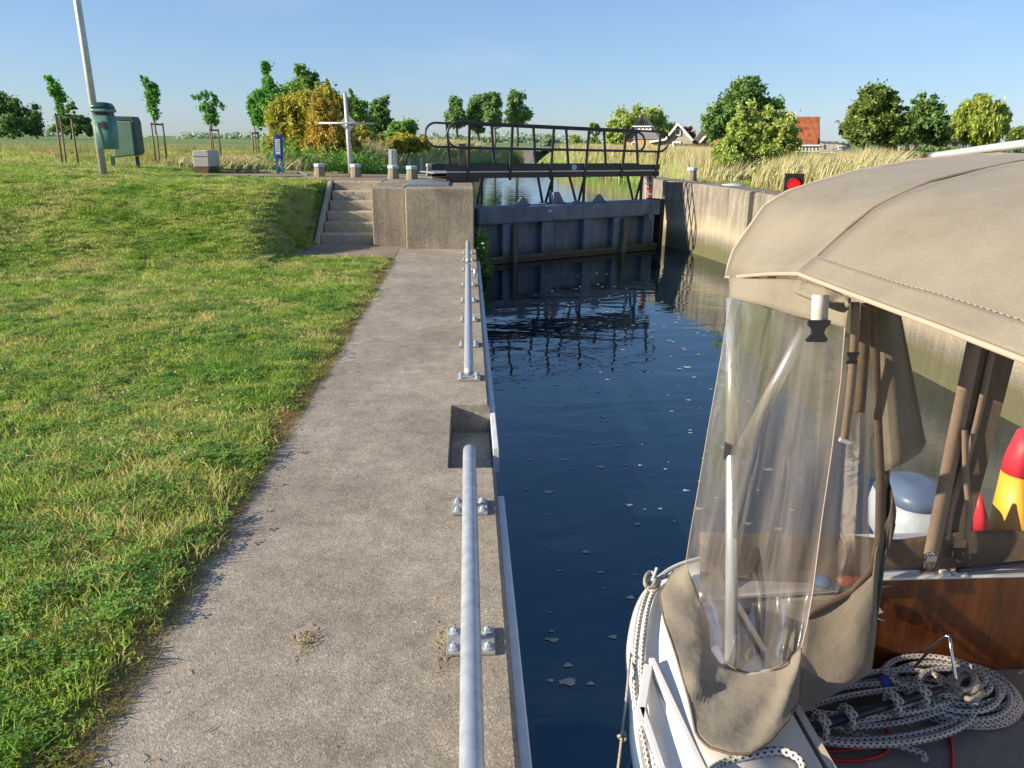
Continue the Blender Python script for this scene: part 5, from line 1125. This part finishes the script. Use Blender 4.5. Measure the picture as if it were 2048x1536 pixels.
# white slatted ladder on the side deck
def dk(x,y,z=.03): return atZ(x,y,z)
for a, c, w_ in (((1303,1322),(1402,1536),.022),((1297,1335),(1283,1420),.03),((1283,1420),(1322,1536),.022)):
    A_, B_ = dk(*a,.035), dk(*c,.035); B_ = B_+(B_-A_)*.35; b = MB(); b.bar(A_,B_,w_,.03); b.build('ladder_rail', M_gel, boat, bevel=.004)
b = MB(); A_, B_ = dk(1318,1345,.015), dk(1375,1536,.015); b.bar(A_, B_+(B_-A_)*.3, .05, .012); b.build('ladder_slot', M_tarp, boat)
# canopy
mid = [(.976,1.336),(1.000,1.358),(1.029,1.388),(1.107,1.468),(1.173,1.525),(1.25,1.562),(1.323,1.595),(1.451,1.627),(1.59,1.655),(1.80,1.675),(1.98,1.680)]
aft = [(.985,1.215),(.995,1.293),(1.024,1.349),(1.105,1.478),(1.175,1.524),(1.29,1.563),(1.411,1.597),(1.56,1.626),(1.707,1.648),(1.85,1.66),(1.98,1.668)]
def resamp(pr, n=26): 
    q_ = interp(pr, n); return q_
mR, aR = resamp(mid), resamp(aft)
def full(q_, y, dz=None):
    Lh = [Vector((x, y, z)) for x, z in q_]; Rh = [Vector((2*CX-p.x, p.y, p.z)) for p in Lh[:-1]][::-1]
    return Lh+Rh
fr = mR.copy()
rows = []
eave_bow = lambda t_: 0
for y in np.linspace(.2, 2.15, 26):
    t_ = (y-.2)/1.95; sag = .018*math.sin(math.pi*t_); q_ = fr.copy(); k_ = np.linspace(0,1,len(q_)); q_[:,1] += .0025*np.sin(k_*23+t_*7)*(k_ > .12); q_[:,1] -= sag*np.sin(np.pi*np.clip(k_*1.05,0,1)); 
    q_[:,0] += (.024+.0)*ss(2.15-y,0,.9)*(1-k_)
    q_[:,1] += (.0)*(1-k_); rows.append(full(q_, y))
cano = MB().grid(rows).build('canopy', M_canvas, boat, smooth=True, solid=.004)
rows2 = []
for y in np.linspace(2.15, 2.80, 12):
    t_ = (y-2.15)/.65; q_ = mR*(1-t_)+aR*t_; k_ = np.linspace(0,1,len(q_)); q_[:,1] -= .022*math.sin(math.pi*t_)*np.sin(np.pi*np.clip(k_,0,1)); q_[:,0] += .028*math.sin(math.pi*t_)*np.exp(-((k_-.12)/.05)**2); q_[:,1] += .003*np.sin(k_*40+t_*5); rows2.append(full(q_, y))
MB().grid(rows2).build('roof_panel', M_canvas, cano, smooth=True, solid=.004)
q_ = full(mR, 2.15); b = MB(); b.tube([p+Vector((0,.0,.003)) for p in q_], .0045, 8); b.build('seam_piping', M_canvasd, cano, smooth=True)
q_ = full(aR, 2.802); b = MB(); b.tube(q_, .006, 8); b.build('edge_piping', M_piping, cano, smooth=True)
ev = [r_[0] for r_ in rows]+[r_[0] for r_ in rows2[1:]]; b = MB(); b.tube([p+Vector((-.002,0,-.004)) for p in ev], .007, 8); b.build('edge_piping', M_piping, cano, smooth=True)
ev2 = [r_[-1] for r_ in rows]+[r_[-1] for r_ in rows2[1:]]; b = MB(); b.tube(ev2, .007, 8); b.build('edge_piping', M_piping, cano, smooth=True)
# stitched valance along the eave
b = MB(); G = []
for i, r_ in enumerate(rows):
    tt = ss(2.15-r_[0].y, -.02, .25); k2 = 2+int(4*float(tt)); nrm_ = Vector((-.75,0,.66))*.007
    A_, B_ = r_[0]+Vector((-.004,0,-.008)), r_[0].lerp(r_[6], .30+.62*float(tt)); M2 = r_[0].lerp(r_[3], 1.0) if k2 > 4 else (A_+B_)/2
    pts = [r_[j] for j in range(0,7)]; L2 = interp([tuple(p) for p in pts], 8); tot = sum((pts[j+1]-pts[j]).length for j in range(6)); q3 = interp([tuple(p) for p in pts], 60)[:max(4,int(60*.068/tot))]; q3 = interp(q3, 7)
    G.append([Vector(p)+nrm_ for p in q3])
b.grid(G); b.build('valance', M_canvas, cano, smooth=True, solid=.004)
# stitches
b = MB()
for i in range(len(G)-1):
    for k_ in range(4):
        a = G[i][-1].lerp(G[i+1][-1], k_/4)+Vector((-.004,0,.004)); c = G[i][-1].lerp(G[i+1][-1], (k_+.55)/4)+Vector((-.004,0,.004)); b.bar(a, c, .0013, .0013)
b.build('stitching', M_piping, cano)
# hoop frame
def P3(x,y,Y): return atY(x,y,Y)
lt = Vector((.995,2.66,1.16)); lb = Vector((1.01,2.30,-.13)); lt = atX(1465,598,.99); lb = atY(1462,1326,2.055)
b = MB(); b.tube([lb, lt], .0205, 16); b.tube([lb.lerp(lt,.56), lt], .023, 16); b.build('hoop_leg', M_alu, cano, smooth=True)
jn = lb.lerp(lt, .555); b = MB(); b.tube([jn-Vector((0,0,.03)), jn+Vector((0,0,.03))], .0275, 14); b.box((jn.x-.0,jn.y-.05,jn.z-.012),(jn.x+.05,jn.y+.0,jn.z+.03)); b.build('hoop_joint', M_blk, cano)
b = MB(); b.tube([jn+Vector((.02,-.02,0)), atY(1612,655,2.25)], .021, 14); b.build('hoop_leg', M_alu, cano, smooth=True)
b = MB(); b.tube([p+Vector((.01 if p.x<CX else -.01,0,-.016)) for p in full(mR,2.15)], .012, 10); b.build('hoop', M_alu, cano, smooth=True)
b = MB(); b.tube([p+Vector((.012 if p.x<CX else -.012,-.02,-.018)) for p in full(aR,2.8)], .012, 10); b.build('hoop', M_alu, cano, smooth=True)
# curtain band below the eave
def strip(top, bot, n=16, m=6, fold=0, ph=0):
    T = interp(top, n); B_ = interp(bot, n); out = []
    for i in range(m):
        t_ = i/(m-1); row = []
        for j in range(n):
            p = T[j]*(1-t_)+B_[j]*t_; q2 = atY(p[0], p[1], p[2]+fold*1.4*math.sin(9.0*j/n+ph+t_*1.5)); row.append(q2)
        out.append(row)
    return out
b = MB(); b.grid(strip([(1459,550,2.72),(1530,556,2.45),(1600,560,2.22),(1660,575,2.1),(1700,598,2.02)], [(1459,596,2.62),(1530,612,2.42),(1600,634,2.16),(1650,645,2.05),(1692,655,2.0)], 24, 6, .006)); b.build('curtain_band', M_canvas, cano, smooth=True, solid=.003)
b = MB(); b.grid(strip([(1598,560,2.10),(1640,572,2.05),(1690,592,1.98),(1700,600,1.98)], [(1590,585,2.08),(1640,606,2.02),(1690,605,1.97),(1697,614,1.97)], 16, 5, .01)); b.build('rolled_canvas', M_canvas, cano, smooth=True, solid=.012)
# clear curtain A
Lp = interp([(1461,597,2.60),(1441,720,2.56),(1416,860,2.52),(1396,980,2.49),(1380,1070,2.47),(1371,1130,2.46),(1399,1195,2.38),(1418,1250,2.24),(1420,1300,2.12)], 40)
Rp = interp([(1690,655,2.0),(1682,760,2.03),(1664,900,2.06),(1645,1030,2.08),(1626,1180,2.06),(1614,1250,2.0),(1602,1298,1.97)], 40)
b = MB(); G = []
for i in range(40):
    t_ = i/39; row = []
    for j in range(34):
        s_ = j/33; p = Lp[i]*(1-s_)+Rp[i]*s_; env = math.sin(math.pi*s_)
        v_ = p[1]+46*env*t_**7+ (12*math.sin(s_*9)*t_*(1-t_)); 
        Yv = p[2]+env*(.020+.034*t_)*math.sin(s_*12+1.8*t_)+env*.008*math.sin(s_*31+4*t_)+.03*math.exp(-((s_-.28-.18*(1-t_))/.05)**2)*-1-.035*env
        row.append(atY(p[0], v_, Yv))
    G.append(row)
b.grid(G); b.build('clear_curtain', M_vinyl, cano, smooth=True)
b = MB(); b.tube([r_[-1] for r_ in G], .0018, 6); b.tube([r_[0] for r_ in G], .0015, 6); b.build('curtain_hem', M_piping, cano, smooth=True)
b = MB(); b.tube([p+Vector((-.002,-.004,0)) for p in G[-1]], .003, 6); b.build('curtain_hem', M_canvasd, cano, smooth=True)
# canvas skirt
inner = interp([(1372,1128,2.462),(1399,1195,2.38),(1418,1250,2.24),(1420,1300,2.12),(1440,1328,2.05),(1500,1346,1.99),(1560,1334,1.97),(1603,1296,1.97)], 44)
def zz(x,y,z): p = atZ(x,y,z); return (x,y,p.y)
outer = interp([zz(1348,1140,.075),zz(1320,1190,.07),zz(1328,1240,.075),zz(1352,1310,.08),zz(1378,1400,.085),zz(1392,1470,.085),zz(1415,1494,.085),zz(1460,1508,.085),zz(1500,1508,.085),zz(1540,1482,.085),zz(1574,1442,.08),zz(1596,1405,.075)], 44)
b = MB(); G2 = []
for i in range(16):
    t_ = i/15; row = []
    for j in range(44):
        s_ = j/43; p = inner[j]*(1-t_)+outer[j]*t_; env = math.sin(math.pi*t_)
        row.append(atY(p[0], p[1], p[2]-.018*env*math.sin(math.pi*s_)-.010*env*math.sin(s_*26+t_*5)-.016*env*math.exp(-((s_-.62+.25*t_)/.035)**2)-.012*env*math.exp(-((s_-.75+.3*t_)/.03)**2)))
    G2.append(row)
b.grid(G2); b.build('canvas_skirt', M_canvas, cano, smooth=True, solid=.004)
b = MB(); b.tube(G2[-1], .004, 6); b.build('skirt_hem', M_canvasd, cano, smooth=True)
# second curtain half, inside
b = MB(); wB = strip([(1650,600,2.30),(1700,610,2.28),(1742,604,2.26)], [(1615,1222,2.22),(1680,1192,2.22),(1738,1150,2.22)], 14, 26, .012); b.grid(wB); b.build('clear_curtain', M_vinyl, cano, smooth=True)
bd = [(1738,606,2.25),(1746,800,2.25),(1752,960,2.24),(1750,1080,2.23),(1736,1140,2.22),(1700,1178,2.21),(1614,1222,2.20)]
bd2 = [(1757,606,2.25),(1762,800,2.25),(1770,960,2.24),(1768,1085,2.23),(1750,1155,2.22),(1706,1194,2.21),(1614,1238,2.20)]
b = MB(); b.grid(strip([(x,y,Y-.006) for x,y,Y in bd],[(x,y,Y-.006) for x,y,Y in bd2],50,3)); b.build('zip_binding', M_canvasd, cano, smooth=True, solid=.004)
b = MB(); b.grid(strip([(1610,1236,2.2),(1700,1192,2.2),(1746,1150,2.2),(1752,1100,2.22),(1785,1010,2.25)],[(1590,1432,1.98),(1640,1405,2.02),(1690,1376,2.06),(1742,1346,2.1),(1762,1180,2.2)],26,12,.012)); b.build('curtain_panel', M_canvas, cano, smooth=True, solid=.004)
# hanging flap
b = MB(); b.grid(strip([(1748,602,2.36),(1765,610,2.34),(1790,622,2.36),(1802,632,2.36)],[(1756,950,2.40),(1800,930,2.34),(1842,905,2.36),(1852,884,2.38)],20,18,.012)); b.build('canvas_flap', M_canvas, cano, smooth=True, solid=.004)
b = MB(); b.grid(strip([(1757,945,2.42),(1778,940,2.42)],[(1752,1150,2.36),(1772,1118,2.36)],6,10,.01)); b.grid(strip([(1775,945,2.42),(1784,985,2.40),(1792,1020,2.4)],[(1762,1120,2.38),(1782,1090,2.38),(1790,1050,2.38)],6,6,.01)); b.build('canvas_flap', M_canvasd, cano, smooth=True, solid=.004)
# straps
def ribbon(pts, w_, name, m_, par=cano, th=.002):
    P_ = [atY(x,y,Y) if Y < 2.6 else atS(x,y,2.79-Y) for x,y,Y in pts]; P_ = smooth_path(P_, 24); G = [[p-RT*w_/2, p+RT*w_/2] for p in P_]; return MB().grid(G).build(name, m_, par, solid=th, smooth=True)
ribbon([(1641,590,1.97),(1640,615,1.96),(1639,642,1.96)],.046,'strap',M_web)
def buckle(x,y,Y,s_,m_=M_blk,par=cano):
    c = atY(x,y,Y) if Y < 2.6 else atS(x,y,2.79-Y); b = MB(); U_ = Vector((0,0,1))
    prof = [(-.5,.5),(-.5,.3),(-.32,.12),(-.28,-.1),(-.5,-.38),(-.42,-.5),(.42,-.5),(.5,-.38),(.28,-.1),(.32,.12),(.5,.3),(.5,.5)]
    b.prism([c+RT*a*s_+U_*d*s_*1.0 for a,d in prof], FW*.010); return b.build('buckle', m_, par, fix=True, bevel=.002)
buckle(1637,662,1.95,.062)
ribbon([(1711,604,2.10),(1708,700,2.10),(1700,790,2.10),(1690,870,2.1),(1688,882,2.08)],.026,'strap',M_webb)
buckle(1706,716,2.08,.036); b = MB(); c = atY(1690,882,2.08); b.box((c.x-.018,c.y-.006,c.z-.006),(c.x+.018,c.y+.006,c.z+.006), Matrix.Rotation(.3,3,'Y')); b.build('strap_end', M_web, cano)
ribbon([(1733,606,2.22),(1728,700,2.22),(1722,790,2.22),(1718,825,2.22)],.034,'strap',M_canvasd)
# stern curtain
def ysl(z): return 2.50+.29*min(1.2, max(0,(z-.08))/1.15)
def atS(x, y, d=0):
    Yv = 2.65
    for _ in range(12): Yv = ysl(atY(x, y, Yv).z)-d
    return atY(x, y, Yv)
YS = 2.79
def sheet(pts, Y, name, m_, th=.004, par=cano): b = MB(); b.prism([atS(x,y,YS-Y) for x,y in pts],(0,th,0)); return b.build(name, m_, par, fix=True)
bb_ = [Vector((x,YS,z)) for x,z in aR]
top = [(float(x), float(z)) for x, z in aR]
def ztop(x): xx_ = x if x < CX else 2*CX-x; return float(np.interp(xx_, [p[0] for p in top], [p[1] for p in top]))-.01
G = [[Vector((x, ysl(.094+(ztop(x)-.094)*k_/13)+.006+.010*math.sin(x*7+k_*.4), .094+(ztop(x)-.094)*k_/13)) for x in np.linspace(1.0,2.96,24)] for k_ in range(14)]
MB().grid(G).build('stern_window', M_vinyl2, cano, smooth=True)
sheet([(1952,640),(2042,640),(2030,716),(1985,890),(1940,1060),(1918,1140),(1845,1140),(1880,980),(1920,800)], YS-.012, 'window_divider', M_canvasd)
ribbon([(1950,680,YS-.03),(1915,850,YS-.03),(1885,1000,YS-.03),(1862,1112,YS-.03)],.062,'strap',M_webb)
ribbon([(1988,690,YS-.022),(1950,860,YS-.022),(1905,1010,YS-.022),(1893,1080,YS-.022)],.028,'strap',M_webb)
ribbon([(1930,860,YS-.04),(1932,950,YS-.045),(1938,1020,YS-.045),(1934,1078,YS-.04)],.026,'strap',M_webb); buckle(1918,1108,YS-.04,.05); 
b = MB(); b.grid(strip([(1400,1064,2.56),(1700,1070,2.54),(1790,1080,2.525),(1850,1072,2.525),(1940,1062,2.525),(2140,1062,2.525)],[(1400,1200,2.50),(1736,1190,2.492),(1742,1142,2.492),(1790,1140,2.492),(1850,1140,2.492),(1940,1138,2.492),(2140,1136,2.492)],40,6,.01)); b.build('stern_skirt', M_canvasd, cano, smooth=True, solid=.003)
sheet([(1760,640),(1800,640),(1800,700),(1778,980),(1775,1100),(1750,1100)], YS-.005, 'window_divider', M_canvasd)
# deck fittings
t_ = atY(1857,1130,2.48); b = MB(); b.box((t_.x-.025,t_.y-.012,.0915),(t_.x+.025,t_.y+.02,.103)); b.tube(smooth_path([t_+Vector((-.018,0,-.01)),t_+Vector((-.02,0,.035)),t_+Vector((0,0,.055)),t_+Vector((.02,0,.035)),t_+Vector((.018,0,-.01))],16),.005,8); b.box((t_.x-.022,t_.y-.012,t_.z+.02),(t_.x+.022,t_.y+.012,t_.z+.045)); b.build('deck_shackle', M_chrome, boat, bevel=.002)
b = MB(); b.lathe((t_.x+.07,2.475,.0915), [(.022,0),(.022,.008),(.012,.014)], 14); b.lathe((t_.x+.13,2.475,.0915), [(.03,0),(.03,.006),(.01,.012)], 14); b.build('deck_plate', M_gel, boat, smooth=True)
b = MB(); b.tube(smooth_path([atY(1915,1140,2.46),atY(1960,1136,2.46),atY(2010,1130,2.46),atY(2100,1120,2.46)],20),.011,10); b.build('deck_hose', M_tiller, boat, smooth=True)
b = MB(); c = atY(1750,1215,2.40); b.prism([atY(1740,1198,2.41),atY(1752,1204,2.41),atY(1766,1225,2.41),atY(1748,1232,2.41)],(0,.02,0)); b.build('hook_plate', M_web, boat, fix=True)
b = MB(); b.tube([atY(1748,1233,2.40),atY(1769,1243,2.40),atY(1768,1222,2.40)],.003,6); b.build('hook_ring', M_chrome, boat)
# boom above the canopy
bA, bB = atX(1866,313,1.98), atX(2048,288,1.98); dB = (bB-bA).normalized()
b = MB(); b.tube([bA, bA+dB*4.6], .0165, 16); bo = b.build('boom', mat('white_boom_paint', (.72,.71,.70), .35, var=.03), boat, smooth=True)
b = MB(); b.tube([bA-dB*.012, bA+dB*.012], .019, 16); b.build('boom_cap', mat('grey_end_cap', (.10,.11,.17), .5), bo, smooth=True)

# ---- loose things on the boat
def rope(name, pts, r_, m_, label, cat='rope', n=80, sides=10):
    o = MB().tube(smooth_path(pts, n), r_, sides).build(name, m_, smooth=True); tag(o, label, cat); return o
def coilpath(loops, per=26, z0=FZ+.014, dz=.005):
    out = []; total = len(loops)
    for i, (cx_,cy_,ax_,ay_,ro) in enumerate(loops):
        nx = loops[(i+1) % total] if i < total-1 else loops[i]
        for k_ in range(per):
            f2 = k_/per; c1 = cx_*(1-f2)+nx[0]*f2; c2 = cy_*(1-f2)+nx[1]*f2; a1 = ax_*(1-f2)+nx[2]*f2; a2 = ay_*(1-f2)+nx[3]*f2; r3 = ro*(1-f2)+nx[4]*f2
            a = 2*math.pi*f2+2.2; ex, ey = a1*math.cos(a), a2*math.sin(a); x_ = c1+ex*math.cos(r3)-ey*math.sin(r3); y_ = c2+ex*math.sin(r3)+ey*math.cos(r3)
            out.append(atZ(x_, y_, z0+dz*(i+.6*math.sin(a*2+i))))
    return out
cl1 = [(1905,1400,128,72,.15),(1900,1380,150,62,.25),(1915,1385,118,55,.2),(1890,1372,140,60,.18),(1920,1395,105,50,.3),(1900,1365,120,48,.15),(1930,1398,92,44,.25),(1885,1358,112,42,.1),(1925,1390,75,36,.2),(1870,1350,100,36,.12)]
rope('mooring_rope', coilpath(cl1,26,FZ+.014,.0085), .0115, M_rope, 'white and navy flecked rope heaped in wide loops against the wooden panel', n=10*26*2, sides=8)
cl2 = [(1770,1440,190,48,-.05),(1755,1425,180,52,-.10),(1740,1400,170,50,-.12),(1735,1392,150,48,-.2),(1780,1450,200,44,.0),(1745,1385,140,40,-.15)]
p2 = coilpath(cl2,26,FZ+.05,.006)+[atZ(x,y,FZ+.03) for x,y in [(1620,1440),(1690,1462),(1760,1482),(1840,1505),(1850,1520)]]
rope('mooring_rope', p2, .0115, M_rope, 'flecked rope with long flat loops and a free end lying across the cockpit floor', n=700, sides=8)
pk = coilpath([(1925,1365,26,14,.2),(1932,1372,30,16,.4),(1938,1380,26,18,.6),(1930,1360,20,20,.3)],16,FZ+.10,.012); rope('grey_rope', pk, .011, M_rope2, 'thick plain grey rope bundle inside the flecked coil', n=200)
rope('red_hose', [atZ(x,y,FZ+.008) for x,y in [(1560,1490),(1600,1502),(1660,1518),(1720,1520),(1770,1505),(1775,1470),(1760,1430)]], .0065, M_redrope, 'red hose curving over the floor below the rope', 'hose')
rope('red_hose', [atZ(x,y,FZ+.008) for x,y in [(1740,1320),(1790,1335),(1830,1370),(1870,1420),(1900,1480),(1905,1545)]], .0065, M_redrope, 'red hose running under the rope coil to the bottom edge', 'hose')
rope('red_hose', [atZ(x,y,FZ+.008) for x,y in [(1575,1475),(1640,1500),(1700,1500),(1745,1492)]], .0065, M_redrope, 'short red hose end beside the curtain bottom', 'hose')
# rope lashed over the tiller
t = thing('tiller', 'dark navy tiller with rope turns lying over the coils', 'tiller', atZ(1750,1420,FZ))
A_, B_ = atZ(1600,1462,FZ+.10), atZ(1885,1378,FZ+.13); b = MB(); b.tube([A_, A_.lerp(B_,.5), B_], [.02,.017,.014], 12); b.build('tiller_bar', M_tiller, t, smooth=True)
for s_ in (.12,.3,.62,.82):
    c = A_.lerp(B_, s_); dr = (B_-A_).normalized(); path = []
    for k_ in range(24):
        a = 2*math.pi*k_/23*1.15; e1 = Vector((0,0,1)); e2_ = dr.cross(e1); path.append(c+e1*math.cos(a)*.034+e2_*math.sin(a)*.038+dr*(.02*k_/23))
    b = MB(); b.tube(path, .0110, 8); b.build('rope_turn', M_rope, t, smooth=True)
# steel rod handle
o = MB().tube(smooth_path([atY(1828,1335,2.25),atY(1860,1300,2.2),atY(1888,1275,2.17),atY(1898,1274,2.16),atY(1902,1300,2.13),atY(1912,1362,2.08)],40), .0055, 10).build('bent_steel_handle', M_chrome, smooth=True); tag(o, 'bent stainless steel handle standing up out of the rope coil', 'handle')
t = thing('water_bottle', 'blue topped white bottle lying among the rope coils', 'bottle', atZ(1780,1385,FZ))
c = atZ(1778,1388,FZ+.05); b = MB(); b.tube([c, c+Vector((.005,.05,.04))], [.024,.022], 14); b.build('bottle_top', mat('bright_blue_plastic', (.02,.08,.45), .4), t, smooth=True); b = MB(); b.tube([c+Vector((.002,-.075,-.04)), c+Vector((.004,-.003,-.002))], [.024,.025], 14); b.build('bottle_body', M_signw, t, smooth=True)
# port side rope
deckrope = [atZ(x,y,.03) for x,y in [(1350,1148),(1310,1165),(1288,1215),(1276,1290),(1273,1370),(1280,1430),(1296,1500),(1306,1560)]]
rope('stern_line', [p+Vector((-.006,0,0)) for p in deckrope], .0095, M_rope, 'flecked rope laid doubled along the white gunwale')
rope('stern_line', [p+Vector((.017,.0,.006)) for p in deckrope[1:]], .0095, M_rope, 'inner strand of flecked rope beside the gunwale rope')
kn = coilpath([(1303,1165,12,14,0),(1306,1172,14,10,.6),(1300,1160,10,16,.2)],14,.045,.008); rope('rope_knot', kn, .007, M_rope2, 'knotted beige rope at the stern corner of the hull', 'knot', n=150)
o = MB().tube([atZ(1300,1172,.04), atZ(1314,1135,.11)], .006, 8).build('cleat_pin', M_galv); tag(o, 'small upright metal pin in the rope knot at the stern corner', 'pin')
hp = [atZ(1262,1300,-.02), atY(1258,1340,2.02), atY(1252,1400,1.95), atY(1244,1470,1.88), atY(1236,1536,1.8), atY(1225,1620,1.75)]
rope('hanging_line', hp, .004, M_rope2, 'thin pale line hanging from the gunwale over the water with one knot', 'line', n=40, sides=6)
c = atY(1244,1472,1.878); o = MB().tube([c+Vector((math.cos(a)*.011, math.sin(a*2)*.008, math.sin(a)*.014)) for a in np.linspace(0,6.2,16)], .005, 6, closed=True).build('line_knot', M_rope2, smooth=True); tag(o, 'small knot halfway down the thin hanging line', 'knot')
rope('front_rope', [atY(1400,1560,1.5)]+[atZ(x,y,.05) for x,y in [(1440,1530),(1500,1510),(1560,1502),(1600,1520),(1612,1560)]], .012, M_rope, 'short flecked rope loop at the bottom edge over the white deck')
# winch at the bottom edge
c = atZ(1592,1530,.0); t = thing('winch', 'small steel winch drum at the bottom edge of the picture', 'winch', c)
b = MB(); b.lathe(c+Vector((0,0,-.10)), [(.035,0),(.03,.03),(.028,.06),(.038,.075)], 18); b.build('drum', M_alu, t, smooth=True); b = MB(); b.lathe(c+Vector((0,0,-.024)), [(.02,0),(.02,.004),(.008,.005)], 18); b.build('socket', M_blk, t)
# buoys and outboard behind the stern
t = thing('rescue_buoy', 'red topped yellow buoy hanging outside the stern window', 'buoy', atY(2010,1060,3.15))
e = lambda x,y: atY(x,y,3.12); c0, c1, c2_, c3 = e(2026,1058), e(2029,1035), e(2046,945), e(2066,866)
b = MB(); b.tube([c0+Vector((0,0,-.01)), c0, c1, c2_], [.085,.105,.10,.09], 20); b.build('yellow_body', M_yel, t, smooth=True); b = MB(); b.tube([c2_+Vector((0,0,.001)), c2_.lerp(c3,.5), c3, c3+Vector((0,0,.02))], [.095,.085,.065,.02], 20); b.build('red_top', M_pink, t, smooth=True)
b = MB(); b.tube([atY(1962,1062,3.0), atY(1958,985,3.0)], [.045,.008], 16); o = b.build('red_cone', M_pink, smooth=True); tag(o, 'red cone shape standing left of the yellow buoy behind the stern window', 'cone')
t = thing('outboard_motor', 'white outboard motor cowl with blue top seen through the stern window', 'outboard motor', (1.85,3.15,-.2))
c = atY(1822,1022,3.15); b = MB(); L3 = []
for z_, r3 in ((-.20,.10),(-.12,.15),(0,.165),(.08,.155)): L3.append(sq(r3, c.z+z_, (c.x,c.y), 3, 1, 1.2))
rings(b, L3); b.build('cowl', mat('pale_blue_cowl', (.42,.48,.56), .4), t, smooth=True); b = MB(); rings(b, [sq(.156, c.z+.081, (c.x,c.y), 3, 1, 1.2), sq(.13, c.z+.14, (c.x,c.y), 3, 1, 1.2), sq(.06, c.z+.165, (c.x,c.y), 3, 1, 1.2)]); b.build('cowl_top', mat('cowl_blue', (.10,.15,.26), .4), t, smooth=True)
b = MB(); b.box((c.x-.05,c.y-.05,-.8),(c.x+.05,c.y+.08,c.z-.2)); b.build('shaft', M_tarp, t)
# items on the inner shelf
c = atZ(1700,1163,.10); o = MB().tube([c+Vector((-.05,0,0)), c+Vector((-.04,0,0)), c+Vector((.05,0,.0)), c+Vector((.06,0,0))], [.01,.022,.022,.012], 14).build('orange_bottle', M_orange, smooth=True); tag(o, 'orange plastic bottle lying behind the inner clear curtain', 'bottle')
c = atZ(1645,1168,.09); o = MB().lathe(c+Vector((0,0,-.005)), [(.03,0),(.038,.012),(.03,.03),(.008,.036)], 10).build('blue_cloth', M_bluec, smooth=True); tag(o, 'crumpled blue cloth beside the orange bottle', 'cloth')
for o in bpy.data.objects:
    if '_o' in o: del o['_o']
